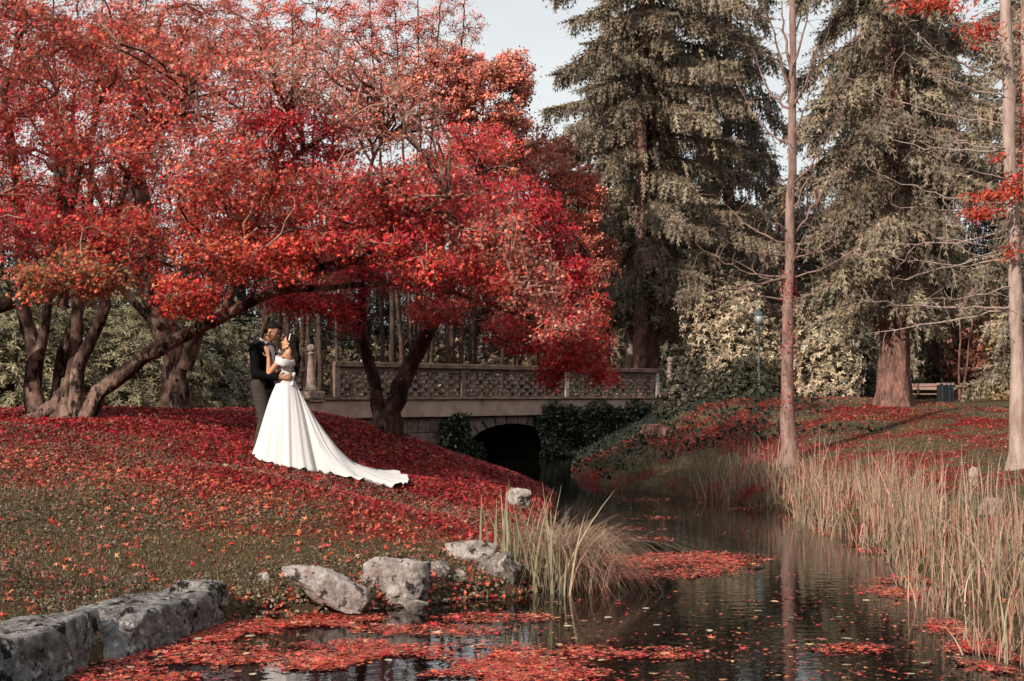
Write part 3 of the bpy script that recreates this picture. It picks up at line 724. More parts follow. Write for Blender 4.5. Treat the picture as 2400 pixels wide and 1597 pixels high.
# ------------------------------------------------------------------ broad-leaved evergreen shrubs
def bush(name, label, u, Y, rx, ry, h, n, leaf, col, group=None, whorl=7, seed=0, tmpl=LANCE, z=None, inner=(.82, .62), cj=.22):
    b = base_pt(u, 925, Y)
    if z is not None: b[2] = z
    root = empty(name, b, label, 'shrub', group)
    rg = np.random.default_rng(seed + 100)
    allp, alln = [], []
    for k, f in ((1., 1.),) + tuple((q, q) for q in inner):
        m = int(n * (1 if k == 1 else .36))
        d = unit(rg.normal(size=(m, 3))); d[:, 2] = np.abs(d[:, 2]) * 1.0 - .12
        lump = 1 + rg.normal(size=m) * .05 + .16 * np.sin(d[:, 0] * 7 + seed) * np.cos(d[:, 2] * 8 + seed * 2) + .12 * np.sin(d[:, 1] * 9 + d[:, 2] * 11 + seed)
        p = d * lump[:, None] * k * np.array([rx, ry, h]); p[:, 2] = np.maximum(p[:, 2], .08)
        p += rg.normal(size=p.shape) * .05
        allp.append(p); alln.append(unit(d / np.array([rx, ry, h])) * .8 + np.array([0, 0, .5]))
    p = np.vstack(allp); nr = unit(np.vstack(alln) + rg.normal(size=p.shape) * (.28 if tmpl is LANCE else .6))
    R0 = frames(nr)
    Vs, Fs, Cs, o = [], [], [], 0
    cc = np.array(col)[None] * np.exp(rg.normal(size=(len(p), 1)) * cj)
    for j in range(whorl):
        a = 2 * np.pi * j / whorl + rg.normal(size=len(p)) * .2; tilt = rg.uniform(-.25, .5, len(p))
        d = R0[:, :, 0] * np.cos(a)[:, None] + R0[:, :, 1] * np.sin(a)[:, None] + R0[:, :, 2] * tilt[:, None]
        V, Fc, C = scatter(tmpl[0], tmpl[1], p, frames_dir(d, R0[:, :, 2]), leaf * rg.uniform(.7, 1.2, len(p)), np.clip(cc * np.exp(rg.normal(size=(len(p), 1)) * .12), 0, .6))
        Vs.append(V); Fs.append(Fc + o); Cs.append(C); o += len(V)
    V = np.vstack(Vs) + b
    ob = link('foliage', mesh_np('foliage', V, np.vstack(Fs), np.vstack(Cs)), M['green'], root); ob['kind'] = 'stuff'
    T = Tree(); T.trunk([b - np.array([0, 0, .1]), b + np.array([0, 0, h * .3])], .06, .04, sides=6)
    T.grow(b + np.array([(rg.normal() * rx * .5, rg.normal() * ry * .5, h * rg.uniform(.4, .8)) for _ in range(9)]), .035, .012, sides=4)
    V, Q_ = join(T.limb + T.twig); link('stems', mesh_np('stems', V, fixq(Q_), smooth=True), M['bark_dark'], root)
    return root
LANCE2 = (LANCE[0] * np.array([1.6, 1, 1.8]), LANCE[1])
RH = (.185, .165, .095); RG = 'rhododendrons behind the left bank'
bush('rhododendron', 'pale-leaved rhododendron at the left edge behind the maple stems', 20, 27.5, 1.9, 1.2, 2.3, 1500, .13, RH, RG, seed=1)
bush('rhododendron', 'rhododendron filling the gap between the two left maple trunks', 250, 28.5, 1.9, 1.2, 2.2, 1500, .13, RH, RG, seed=2)
bush('rhododendron', 'rhododendron just behind the groom and the stone pillar', 455, 30, 1.05, 1.0, 2.0, 1000, .13, (.155, .14, .085), RG, seed=3)
bush('rhododendron', 'tall rhododendron under the far left crowns', -140, 28.5, 1.9, 1.3, 3.0, 1300, .13, RH, RG, seed=4)
bush('rhododendron', 'high rhododendron mass behind the spreading maple trunk', 330, 32, 2.4, 1.2, 3.3, 1500, .13, RH, RG, seed=5)
bush('rhododendron', 'dark rhododendron behind the pillar left of the groom', 560, 52, 2.2, 1.0, 3.4, 900, .13, (.11, .10, .06), RG, seed=6)
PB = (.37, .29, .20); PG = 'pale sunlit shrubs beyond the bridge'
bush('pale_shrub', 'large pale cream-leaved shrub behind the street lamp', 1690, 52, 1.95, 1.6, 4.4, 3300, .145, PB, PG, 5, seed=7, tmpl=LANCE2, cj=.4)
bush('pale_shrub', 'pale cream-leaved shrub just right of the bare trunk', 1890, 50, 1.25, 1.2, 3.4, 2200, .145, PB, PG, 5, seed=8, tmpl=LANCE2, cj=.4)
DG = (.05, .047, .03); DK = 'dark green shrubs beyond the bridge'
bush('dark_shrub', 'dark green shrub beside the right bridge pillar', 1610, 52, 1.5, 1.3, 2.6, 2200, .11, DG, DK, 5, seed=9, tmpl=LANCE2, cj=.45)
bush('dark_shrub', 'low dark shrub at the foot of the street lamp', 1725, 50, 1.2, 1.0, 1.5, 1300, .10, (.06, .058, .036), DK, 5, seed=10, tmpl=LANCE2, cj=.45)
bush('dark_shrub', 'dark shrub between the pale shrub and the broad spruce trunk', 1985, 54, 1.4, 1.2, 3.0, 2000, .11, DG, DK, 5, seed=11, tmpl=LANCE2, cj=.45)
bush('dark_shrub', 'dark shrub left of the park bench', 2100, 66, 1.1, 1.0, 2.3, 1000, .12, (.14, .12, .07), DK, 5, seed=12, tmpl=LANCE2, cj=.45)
bush('russet_shrub', 'dark russet thicket beyond the lawn right of the litter bin', 2260, 66, 2.2, 1.2, 4.6, 1300, .16, (.14, .05, .035), None, 4, seed=13, tmpl=DIAM, cj=.5)
bush('tan_shrub', 'tan-leaved shrub beside the white-barked trunk', 2320, 60, .8, 1.0, 3.9, 900, .17, (.24, .17, .09), None, 4, seed=14, tmpl=OVAL, cj=.35)
for i, (u, Y, h, r, lab) in enumerate([(1600, 40, 1.3, 1.0, 'low straggling green shrub on the far bank above the stumps'), (1690, 37, .9, .9, 'low olive sapling on the far bank left of the bare trunk'), (1570, 37, .5, .6, 'dark creeping shrub at the end of the ivy')]):
    bush('bank_shrub', lab, u, Y, r, .8, h, 420, .07, (.05, .046, .028), 'low shrubs on the far bank', 5, seed=40 + i, tmpl=OVAL, inner=(.8, .6), cj=.35)
for i, (u, Y, h) in enumerate([(640, 60, 3), (760, 64, 2.6), (880, 62, 2.8), (1010, 66, 3), (1120, 62, 2.6), (1240, 64, 3), (1350, 60, 2.8)]):
    bush('undergrowth_shrub', f'{ORD[i]} clump from the left of dim brown undergrowth behind the bridge', u, Y, 2.0, 1.2, h, 520, .17, (.085, .06, .035), 'dim undergrowth behind the bridge', 4, seed=20 + i, tmpl=DIAM, z=1.5, cj=.5)

# ------------------------------------------------------------------ tree added out of view so that its crown shades the bank
def shade_tree(name, label, x, y, zc, r, hgt, n, lv):
    b = np.array([x, y, float(ground(np.array([x]), np.array([y]))[0]) - .1]); root = empty(name, b, label, 'tree')
    T = Tree(); T.trunk([b, b + [.2, .1, zc * .4], b + [-.1, .2, zc * .8], b + [.1, 0, zc + hgt * .4]], .24, .06, step=.5, flare=.3)
    c = np.array([x, y, zc])
    pts = lambda m: c + unit(RNG.normal(size=(m, 3))) * RNG.uniform(.2, 1, (m, 1)) ** .6 * np.array([r, r, hgt / 2])
    T.grow(pts(30), .06, .02, step=.5, minr=.03, big=True, sides=6); T.grow(pts(90), .025, .01, step=.4, minr=.015)
    e = T.grow(pts(n), .011, .005, step=.3, minr=.006, sides=3, batch=True)
    T.build(root, M['bark_dark']); crown(root, [leaf_cloud(e, lv, .30, .085, MX, SPK4)], M['leaf'])
shade_tree('shade_maple', 'tall red maple added left of the view to shade the bank behind the couple', -12.0, 14.5, 10.5, 3.4, 7.5, 420, 26)
# unseen wood added round the pond: one dark mass that blocks the low sky
def ring_wood():
    rg_ = np.random.default_rng(77); Vs, Fs, Cs, o = [], [], [], 0
    for k, a in enumerate(np.linspace(R(100), R(440), 34)):
        if -.5 < math.sin(a) and abs(math.cos(a)) < .62 and math.sin(a) > 0: continue
        r = rg_.uniform(30, 42); x, y = r * math.cos(a), 8 + r * math.sin(a); h = rg_.uniform(14, 18); w = rg_.uniform(3.2, 4.4); n = 900
        t = rg_.uniform(0, 1, n) ** 1.3; aa = rg_.uniform(0, 2 * np.pi, n); rr = w * (1 - t) ** .7 * rg_.uniform(.5, 1.05, n)
        p = np.column_stack([x + rr * np.cos(aa), y + rr * np.sin(aa), .8 + h * t]); d = np.column_stack([np.cos(aa), np.sin(aa), -.7 + rg_.normal(size=n) * .3])
        V, Fc, C = scatter(DIAM[0], DIAM[1], p, frames_dir(d), rg_.uniform(.9, 1.7, n), np.tile([.05, .045, .03], (n, 1)) * np.exp(rg_.normal(size=(n, 1)) * .25))
        Vs.append(V); Fs.append(Fc + o); Cs.append(C); o += len(V)
    tag(link('sky_blocking_wood', mesh_np('sky_blocking_wood', np.vstack(Vs), np.vstack(Fs), np.vstack(Cs)), M['needle']), 'dark wood added beyond the frame to block the low sky', 'wood', kind='stuff')
ring_wood()
# limb of a neighbouring tree reaching in at the left edge
lr = empty('leaning_limb', base_pt(-260, 950, 19.6), 'dark limb poking in at the left edge below the leaves', 'tree')
T = Tree(); T.trunk([base_pt(-260, 950, 19.6), P(-230, 850, 19.6), P(-120, 760, 19.6), P(28, 694, 19.6)], .20, .10, step=.2, flare=.3)
T.build(lr, M['bark_dark'])

# ------------------------------------------------------------------ bridge
BA = np.array([-4.57, 36.6]); BD = np.array([.657, .757]); BD = BD / np.linalg.norm(BD); BP = np.array([-BD[1], BD[0]])
DZ = 1.80
brot = math.atan2(BD[1], BD[0])
bridge = empty('bridge', (BA[0], BA[1], 0), 'weathered concrete footbridge with pierced parapets over a stone arch', 'bridge', rz=brot)
# local frame of the bridge: x along it, y away from the camera, z up
M['concrete'] = mat('weathered_concrete', (.50, .36, .295), .9, col2=(.36, .25, .205), vscale=1.6, bump=.3, bscale=40, spots=[((.05, .04, .035), 2.4, .62, .72), ((.40, .17, .11), .9, .58, .72)], spec=.15)
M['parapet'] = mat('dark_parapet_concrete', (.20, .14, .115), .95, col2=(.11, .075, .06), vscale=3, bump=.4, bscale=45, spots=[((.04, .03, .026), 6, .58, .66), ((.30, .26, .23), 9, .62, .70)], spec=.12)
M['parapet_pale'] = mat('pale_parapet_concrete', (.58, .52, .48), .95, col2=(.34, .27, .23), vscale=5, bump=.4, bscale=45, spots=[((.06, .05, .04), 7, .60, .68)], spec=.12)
M['pillar'] = mat('brown_pillar_stone', (.30, .225, .195), .95, col2=(.18, .13, .11), vscale=6, bump=.5, bscale=40, spots=[((.06, .05, .04), 7, .6, .68), ((.40, .35, .32), 9, .62, .7)], spec=.12)
M['stone'] = mat('abutment_stone', (.25, .19, .155), .95, col2=(.13, .10, .08), vscale=4, bump=.6, bscale=25, spots=[((.40, .34, .29), 6, .62, .72), ((.04, .035, .028), 5, .6, .68)], spec=.12)
M['mortar'] = mat('dark_mortar', (.06, .05, .042), .95, bump=.3)
def boxm(name, x0, x1, y0, y1, z0, z1, bev=.0, taper=0.):
    bm = bmesh.new()
    v = [bm.verts.new(p) for p in ((x0 + taper, y0, z1), (x1 - taper, y0, z1), (x1 - taper, y1, z1), (x0 + taper, y1, z1), (x0, y0, z0), (x1, y0, z0), (x1, y1, z0), (x0, y1, z0))]
    for f in ((0, 1, 2, 3), (7, 6, 5, 4), (0, 4, 5, 1), (1, 5, 6, 2), (2, 6, 7, 3), (3, 7, 4, 0)): bm.faces.new([v[i] for i in f])
    bmesh.ops.recalc_face_normals(bm, faces=bm.faces)
    if bev: bmesh.ops.bevel(bm, geom=list(bm.edges), offset=bev, segments=1, affect='EDGES')
    me = bpy.data.meshes.new(name); bm.to_mesh(me); bm.free(); return me
def part(name, m, parent, *a, **k):
    return link(name, boxm(name, *a, **k), m, parent, True)
part('deck', M['concrete'], bridge, -1.6, 16.2, .10, 8.0, 1.40, DZ - .012)
part('fascia_beam', M['concrete'], bridge, -1.9, 16.4, -.10, .097, 1.28, DZ - .05, bev=.012)
part('deck_edge', M['parapet'], bridge, -1.9, 16.4, -.16, .30, DZ - .047, DZ + .02, bev=.012)
def s_of(u):
    q = (u * S - 1200) / F; return (q * BA[1] - BA[0]) / (BD[0] - BD[1] * q)
PSTN = [.08, s_of(1065), s_of(1303), 14.35]
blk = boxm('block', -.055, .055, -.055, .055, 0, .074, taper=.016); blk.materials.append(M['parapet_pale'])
def parapet(y, s0, label, posts, xs0):
    root = link('parapet', boxm('coping', xs0, posts[-1] + .09, y - .13, y + .13, DZ + .82, DZ + .955, bev=.012), M['parapet'], bridge, True)
    root['label'] = label
    for i, s in enumerate(posts):
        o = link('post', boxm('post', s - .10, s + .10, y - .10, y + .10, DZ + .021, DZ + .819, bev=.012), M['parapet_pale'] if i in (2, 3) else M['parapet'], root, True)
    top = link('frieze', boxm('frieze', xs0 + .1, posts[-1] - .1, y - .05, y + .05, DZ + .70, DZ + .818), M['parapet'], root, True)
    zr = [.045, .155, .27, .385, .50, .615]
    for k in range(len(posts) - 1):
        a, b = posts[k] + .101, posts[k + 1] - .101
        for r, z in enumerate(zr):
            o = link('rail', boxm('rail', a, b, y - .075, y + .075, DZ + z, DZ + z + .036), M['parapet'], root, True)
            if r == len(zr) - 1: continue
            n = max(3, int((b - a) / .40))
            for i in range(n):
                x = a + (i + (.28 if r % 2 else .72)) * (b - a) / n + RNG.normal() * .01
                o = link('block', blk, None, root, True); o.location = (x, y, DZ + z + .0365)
    return root
parapet(.06, 0, 'near parapet with pierced rows of small blocks', PSTN, -.03)
parapet(7.7, 0, 'far parapet seen past the couple', [2.4, 5.6], 2.3)
# stone abutment with a segmental arch
AC, AS, AA, AB, AT = s_of(1180), .30, 1.95, .74, .30
def arch_lim(z, a, b):
    q = (z - AS) / b
    return a * math.sqrt(max(0, 1 - q * q)) if z > AS else a
def facem(name, prof, y0, y1, bev=.012):
    bm = bmesh.new(); f0 = [bm.verts.new((p[0], y0, p[1])) for p in prof]; f1 = [bm.verts.new((p[0], y1, p[1])) for p in prof]
    n = len(prof); bm.faces.new(f0); bm.faces.new(f1[::-1])
    for i in range(n): bm.faces.new((f0[i], f1[i], f1[(i + 1) % n], f0[(i + 1) % n]))
    bmesh.ops.recalc_face_normals(bm, faces=bm.faces)
    if bev: bmesh.ops.bevel(bm, geom=list(bm.edges), offset=bev, segments=1, affect='EDGES')
    me = bpy.data.meshes.new(name); bm.to_mesh(me); bm.free(); return me
abut = link('abutment', facem('abutment', [(-1.4, -.6), (-1.4, 1.279)] + [(15.8, 1.279), (15.8, -.6), (AC + AA, -.6)] + [(AC + AA * math.cos(t), AS + AB * math.sin(t)) for t in np.linspace(0, math.pi, 25)] + [(AC - AA, -.6)], .12, 7.9, 0), M['mortar'], bridge, True)
rg = random.Random(4)
z = -.30
while z < 1.25:
    hgt = min(rg.uniform(.24, .36), 1.272 - z)
    if 1.272 - (z + hgt) < .12: hgt = 1.272 - z
    for side in (-1, 1):
        lim0 = [arch_lim(zz, AA + AT + .01, AB + AT + .01) for zz in (z, z + hgt)]
        # the top courses close over the ring
        x = -1.3 if side < 0 else 15.7
        while True:
            L = rg.uniform(.42, .85); nx_ = x - side * L
            e = [AC + side * q for q in lim0]
            stop = (nx_ > min(e) - .3) if side < 0 else (nx_ < max(e) + .3)
            dy = .06 + rg.uniform(-.02, .025)
            g = .008
            if stop:
                prof = [(x - side * g, z + g), (e[0] + side * g, z + g), (e[1] + side * g, z + hgt - g), (x - side * g, z + hgt - g)]
            else:
                prof = [(x - side * g, z + g), (nx_ + side * g, z + g), (nx_ + side * g, z + hgt - g), (x - side * g, z + hgt - g)]
            ok = abs(prof[0][0] - prof[1][0]) > .05 and abs(prof[2][0] - prof[3][0]) > .02 and (prof[1][0] - prof[0][0]) * -side > 0 and (prof[2][0] - prof[3][0]) * -side > 0
            if ok: link('stone_block', facem('stone_block', prof, dy, .16), M['stone'], abut, True)
            if stop: break
            x = nx_
    z += hgt
for i in range(13):
    t0, t1 = math.pi * i / 13 + .012, math.pi * (i + 1) / 13 - .012
    prof = [(AC + a * math.cos(t), AS + b * math.sin(t)) for a, b, t in ((AA, AB, t0), (AA + AT, AB + AT, t0), (AA + AT, AB + AT, t1), (AA, AB, t1))]
    prof = [(x, min(zz, 1.27)) for x, zz in prof]
    link('arch_stone', facem('arch_stone', prof, .03 + rg.uniform(-.015, .02), .17), M['stone'], abut, True)
# end pillars: tapering columns with ball tops
def lathe(name, prof, sides=16):
    a = np.linspace(0, 2 * np.pi, sides, endpoint=False)
    V = np.array([(r * math.cos(t), r * math.sin(t), z) for r, z in prof for t in a]); n = len(prof)
    i = np.arange(n - 1)[:, None] * sides; j = np.arange(sides)[None]; jn = (j + 1) % sides
    Qd = np.stack([i + j, i + jn, i + sides + jn, i + sides + j], 2).reshape(-1, 4)
    return mesh_np(name, V, Qd, smooth=True)
sh_prof = [(.001, .16), (.19, .16), (.19, .20), (.15, .24), (.135, .27), (.125, .30), (.105, .60), (.085, .95), (.075, 1.10), (.10, 1.11), (.10, 1.13), (.06, 1.15), (.05, 1.165)]
ball = [(.001, 1.15)] + [(.105 * math.sin(t), 1.255 - .105 * math.cos(t)) for t in np.linspace(.35, math.pi - .03, 10)]
for lab, s, y in (('stone pillar with ball top just behind the bride, beside the near parapet', -.70, .1), ('stone pillar with ball top left of the groom, at the far parapet', None, None), ('stone pillar with ball top at the right end of the bridge', 15.25, .1)):
    if s is None:
        p = P(576, 917, 45); x, yy = p[0], p[1]
    else:
        q = BA + BD * s + BP * y; x, yy = q
    r_ = empty('bridge_pillar', (x, yy, DZ + .02), lab, 'pillar', 'ball-topped pillars at the bridge ends', brot)
    k = link('shaft', lathe('shaft', sh_prof), M['pillar'], r_, True); link('ball', lathe('ball', ball), M['pillar'], r_, True)
    b = link('plinth', boxm('plinth', -.26, .26, -.26, .26, -.12, .159, bev=.02), M['pillar'], r_, True)
# ivy on the wall
def ivy(name, label, spans, n, col=(.013, .018, .012)):
    pos, nr = [], []
    for (s0, s1, z0, z1, out, m) in spans:
        s = RNG.uniform(s0, s1, m); t = RNG.uniform(0, 1, m) ** .8; zz = z0 + (z1 - z0) * t
        zz = zz + .12 * np.sin(s * 3) * t
        o = out * (1 - t) * (.6 + .5 * np.sin(s * 2.3 + zz * 4)) + RNG.uniform(.0, .16, m)
        q = BA[None] + BD[None] * s[:, None] - BP[None] * (o + .03)[:, None]
        g_ = ground(q[:, 0], q[:, 1]); zz = np.maximum(zz, np.maximum(g_, 0) + RNG.uniform(.01, .15, m))
        pos.append(np.column_stack([q, zz])); k = np.zeros((m, 3)); k[:, :2] = -BP; k[:, 2] = .5; nr.append(k)
    pos = np.vstack(pos); nr = np.vstack(nr) + RNG.normal(size=pos.shape) * .55
    c = np.array(col)[None] * np.exp(RNG.normal(size=(len(pos), 1)) * .45)
    V, Fc, C = scatter(DIAM[0] * np.array([1.3, 1, 1]), DIAM[1], pos, frames(nr), RNG.uniform(.06, .13, len(pos)), c)
    return tag(link(name, mesh_np(name, V, Fc, C), M['ivy']), label, 'ivy')
ivy('ivy', 'thick dark ivy covering the right half of the bridge wall', [(AC + .95, 15.4, -.1, 1.36, .40, 15000), (AC + 1.2, 14.5, 1.1, 1.62, .1, 1500)], 0)
def ivy_bank():
    m = 26000; x = RNG.uniform(1.2, 8, m); y = RNG.uniform(29, 47, m); dl, dr, dn, ins = sd(x, y)
    rel = (np.column_stack([x, y]) - BA) @ BP        # distance behind the bridge face
    k = ~ins & (rel < -.02) & (dr < 4.6 * (.6 + .8 * vnoise(x, y, .9))) & (RNG.uniform(size=m) < 1 - .8 * ss(-3.2, -6.5, rel)); x, y = x[k], y[k]; m = len(x)
    pos = np.column_stack([x, y, ground(x, y) + RNG.uniform(.02, .16, m)]); nr = RNG.normal(size=(m, 3)) * .5 + np.array([-.4, -.5, .7])
    V, Fc, C = scatter(DIAM[0] * np.array([1.3, 1, 1]), DIAM[1], pos, frames(nr), RNG.uniform(.06, .13, m), np.array([[.014, .019, .013]]) * np.exp(RNG.normal(size=(m, 1)) * .45))
    tag(link('ground_ivy', mesh_np('ground_ivy', V, Fc, C), M['ivy']), 'dark ivy spilling down the bank from the bridge to the water', 'ivy', kind='stuff')
ivy_bank()
ivy('ivy', 'narrow curtain of ivy left of the arch', [(s_of(1012), s_of(1072), .1, 1.25, .06, 1500), (s_of(1030), s_of(1105), -.1, .55, .10, 1100)], 0)

# ------------------------------------------------------------------ street lamp, bench, litter bin, stumps
M['lamp_metal'] = mat('green_grey_metal', (.055, .075, .075), .5, var=.2, spec=.4)
M['lamp_glass'] = mat('frosted_glass', (.26, .31, .31), .25, spec=.4)
M['bench_wood'] = mat('pale_bench_wood', (.34, .22, .18), .8, col2=(.24, .15, .12), vscale=6, stretch=(.2, 1, 1))
M['dark_metal'] = mat('dark_metal', (.03, .033, .036), .5)
M['grey_metal'] = mat('grey_painted_metal', (.018, .022, .026), .5, var=.2)
b = base_pt(1747, 920, 46.5); lamp = empty('street_lamp', b, 'green-grey lantern street lamp in front of the pale shrub', 'street lamp')
LH = 2.98
link('pole', lathe('pole', [(.001, 0), (.10, 0), (.10, .16), (.075, .2), (.06, .45), (.065, .47), (.065, .50), (.042, .54), (.034, 1.2), (.045, 1.22), (.045, 1.26), (.032, 1.28), (.026, 2.35), (.05, 2.37), (.05, 2.40), (.03, 2.43), (.07, 2.46)], 12), M['lamp_metal'], lamp, True)
def ngon_frustum(name, r0, z0, r1, z1, n=4, rot=math.pi / 4):
    return lathe_flat(name, [(.001, z0), (r0, z0), (r1, z1), (.001, z1)], n, rot)
def lathe_flat(name, prof, n, rot):
    a = np.linspace(0, 2 * np.pi, n, endpoint=False) + rot
    V = np.array([(r * math.cos(t), r * math.sin(t), z) for r, z in prof for t in a]); k = len(prof)
    i = np.arange(k - 1)[:, None] * n; j = np.arange(n)[None]; jn = (j + 1) % n
    return mesh_np(name, V, np.stack([i + j, i + jn, i + n + jn, i + n + j], 2).reshape(-1, 4))
lan = link('lantern', lathe_flat('lantern_frame', [(.001, 2.46), (.10, 2.46), (.11, 2.475), (.001, 2.475)], 4, .6), M['lamp_metal'], lamp, True)
link('glass', lathe_flat('glass', [(.001, 2.476), (.105, 2.476), (.185, 2.76), (.001, 2.76)], 4, .6), M['lamp_glass'], lan, True)
link('cap', lathe_flat('cap', [(.001, 2.761), (.21, 2.761), (.21, 2.785), (.17, 2.85), (.09, 2.90), (.06, 2.93), (.075, 2.96), (.02, 2.99), (.015, 3.06), (.001, 3.06)], 4, .6), M['lamp_metal'], lan, True)
for k in range(4):
    t = .6 + k * math.pi / 2; p0 = np.array([.108 * math.cos(t), .108 * math.sin(t), 2.47]); p1 = np.array([.19 * math.cos(t), .19 * math.sin(t), 2.765])
    V, Qd = tube(np.array([p0, p1]), np.array([.012, .012]), 5); link('glazing_bar', mesh_np('glazing_bar', V, fixq(Qd)), M['lamp_metal'], lan, True)

b = base_pt(2142, 925, 58); b[2] -= .06; bench = empty('park_bench', b, 'pale wooden park bench at the far edge of the lawn', 'bench', rz=R(-30))
for i, y in enumerate((-.22, -.07, .08)): part('seat_slat', M['bench_wood'], bench, -.85, .85, y, y + .13, .43, .465, bev=.006)
for z in (.62, .76): part('back_slat', M['bench_wood'], bench, -.85, .85, .26, .295, z, z + .12, bev=.006)
for x in (-.6, .55):
    part('leg', M['dark_metal'], bench, x, x + .05, -.2, -.15, -.05, .428); part('leg', M['dark_metal'], bench, x, x + .05, .2, .255, -.05, .90)
    part('armrest', M['dark_metal'], bench, x + .052, x + .10, -.2, .2, .62, .65)
b = base_pt(2176, 925, 57.5); bin_ = empty('litter_bin', b, 'dark blue-grey litter bin beside the park bench', 'bin', rz=R(20))
part('body', M['grey_metal'], bin_, -.30, -.012, -.2, .2, 0, .74, bev=.02); part('body', M['grey_metal'], bin_, .012, .30, -.2, .2, 0, .74, bev=.02)
part('post', M['dark_metal'], bin_, -.03, .03, .205, .25, -.1, .85); part('lid', M['parapet_pale'], bin_, -.30, .30, -.20, .19, .80, .82, bev=.01)
for s in (-1, 1): part('lid_strut', M['dark_metal'], bin_, s * .25 - .015, s * .25 + .015, -.02, .02, .735, .805)

M['cut_wood'] = mat('rotten_red_wood', (.30, .10, .07), .9, col2=(.12, .05, .04), vscale=6, stretch=(1, 1, .3), bump=.6, bscale=16)
def stump(label, u, v, Y, r, h, seed):
    b = base_pt(u, v, Y); ro = empty('tree_stump', b, label, 'stump', 'cut stumps on the far bank')
    rr = np.random.default_rng(seed); n = 16; a = np.linspace(0, 2 * np.pi, n, endpoint=False)
    lob = 1 + .12 * np.sin(3 * a + seed) + .06 * rr.normal(size=n)
    V = []
    for z_, k in ((0, 1.35), (.15 * h, 1.15), (.5 * h, 1.0), (.93 * h, .97)):
        V += [(r * k * q * math.cos(t), r * k * q * math.sin(t), z_ + .02 * rr.normal()) for t, q in zip(a, lob)]
    V = np.array(V); i = np.arange(3)[:, None] * n; j = np.arange(n)[None]; jn = (j + 1) % n
    link('bark', mesh_np('bark', V, np.stack([i + j, i + jn, i + n + jn, i + n + j], 2).reshape(-1, 4), smooth=True), M['bark_spruce'], ro, True)
    T_ = np.vstack([V[-n:] * np.array([.97, .97, 1]) - np.array([0, 0, .01]), [(0, 0, h * .97)]])
    link('cut_face', mesh_np('cut_face', T_, np.array([(k, (k + 1) % n, n) for k in range(n)])), M['cut_wood'], ro, True)
stump('broad reddish cut stump on the far bank right of the ivy', 1500, 1022, 34, .24, .34, 1)
stump('smaller reddish stump on the far bank, nearer the reeds', 1533, 1040, 33, .20, .26, 2)

# ------------------------------------------------------------------ rocks along the water
M['rock_pale'] = mat('pale_lichened_rock', (.46, .41, .385), .95, col2=(.26, .21, .19), vscale=9, var=.25, bump=1., bscale=38, spots=[((.05, .036, .032), 8, .54, .585), ((.36, .17, .13), 3, .60, .72), ((.62, .58, .56), 14, .62, .72)], spec=.15)
M['rock_grey'] = mat('grey_weathered_stone', (.27, .26, .25), .95, col2=(.10, .092, .085), vscale=7, var=.35, bump=1., bscale=36, spots=[((.018, .015, .013), 5, .55, .58), ((.50, .48, .46), 11, .56, .66), ((.22, .12, .09), 2.2, .62, .75)], spec=.15)
M['rock_pink'] = mat('pinkish_stone', (.42, .31, .27), .95, col2=(.30, .21, .18), vscale=9, var=.25, bump=1., bscale=30, spec=.15)
M['rock_dark'] = mat('dark_mottled_rock', (.20, .17, .155), .95, col2=(.09, .075, .07), vscale=6, bump=1., bscale=18, spots=[((.44, .38, .35), 9, .53, .60), ((.03, .025, .022), 6, .6, .65)], spec=.15)
def rock(label, c, dims, rz=0., ry=0., seed=0, m='rock_pale', cuts=10, amp=.10, box=3.2, group='rocks along the water edge'):
    bm = bmesh.new(); bmesh.ops.create_icosphere(bm, subdivisions=5, radius=1)
    rr = np.random.default_rng(seed); V = np.array([v.co for v in bm.verts])
    V = V / (np.abs(V) ** box).sum(1, keepdims=True) ** (1 / box)
    for _ in range(cuts):
        n = unit(rr.normal(size=(1, 3)))[0]; d = rr.uniform(.62, .92); e = V @ n - d
        V = V - np.outer(np.maximum(e, 0) * .92, n)
    dm = np.array(dims) / 2; W_ = V * dm
    off = rr.uniform(-50, 50, 3); sc = 1.6 / max(dm)
    for i, p in enumerate(W_):
        q = Vector(p * sc + off); f = amp * mnoise.fractal(q, .9, 2.1, 5) * min(dm) + .10 * mnoise.fractal(Vector(p * 14 + off), .8, 2.2, 4) * min(.22, min(dm)) 
        W_[i] = p + V[i] / max(np.linalg.norm(V[i]), 1e-6) * f
    for v, p in zip(bm.verts, W_): v.co = p
    for f in bm.faces: f.smooth = True
    me = bpy.data.meshes.new('rock'); bm.to_mesh(me); bm.free()
    o = link('rock', me, M[m]); o.location = c; o.rotation_euler = (0, ry, rz)
    return tag(o, label, 'rock', group)
def rockpx(label, u0, u1, v0, v1, Y, deep=.7, sink=.25, **k):
    c = P((u0 + u1) / 2, (v0 + v1) / 2, Y); q = S * Y / F; w, h = (u1 - u0) * q, (v1 - v0) * q
    hh = h * (1 + sink); c[2] -= h * sink / 2
    return rock(label, c, (w, max(w * deep, .5 * h), hh), **k)
WG = 'stones of the low bank wall'
rock('long grey lichen-spotted wall stone at the left water edge', (-3.30, 9.70, .0), (1.62, .62, .70), R(73.5), R(1.5), 3, 'rock_grey', 3, .16, 12, WG)
rock('grey wall stone seamed with black, between the long stone and the wall end', (-2.98, 10.80, -.02), (1.34, .62, .66), R(74), R(-1), 6, 'rock_grey', 3, .16, 12, WG)
rock('grey wall stone with a broken corner at the right end of the low wall', (-2.74, 11.68, -.03), (.92, .62, .62), R(75), R(2), 9, 'rock_grey', 4, .18, 9, WG)
rock('dark grey wall stone cut by the left edge of the picture', (-3.64, 8.55, .04), (1.40, .64, .72), R(72), 0, 14, 'rock_grey', 3, .16, 12, WG)
rock('small knobbly stone perched on the right end of the low wall', (-2.60, 11.85, .24), (.44, .38, .24), R(40), 0, 15, 'rock_grey', 5, .16, 4, WG)
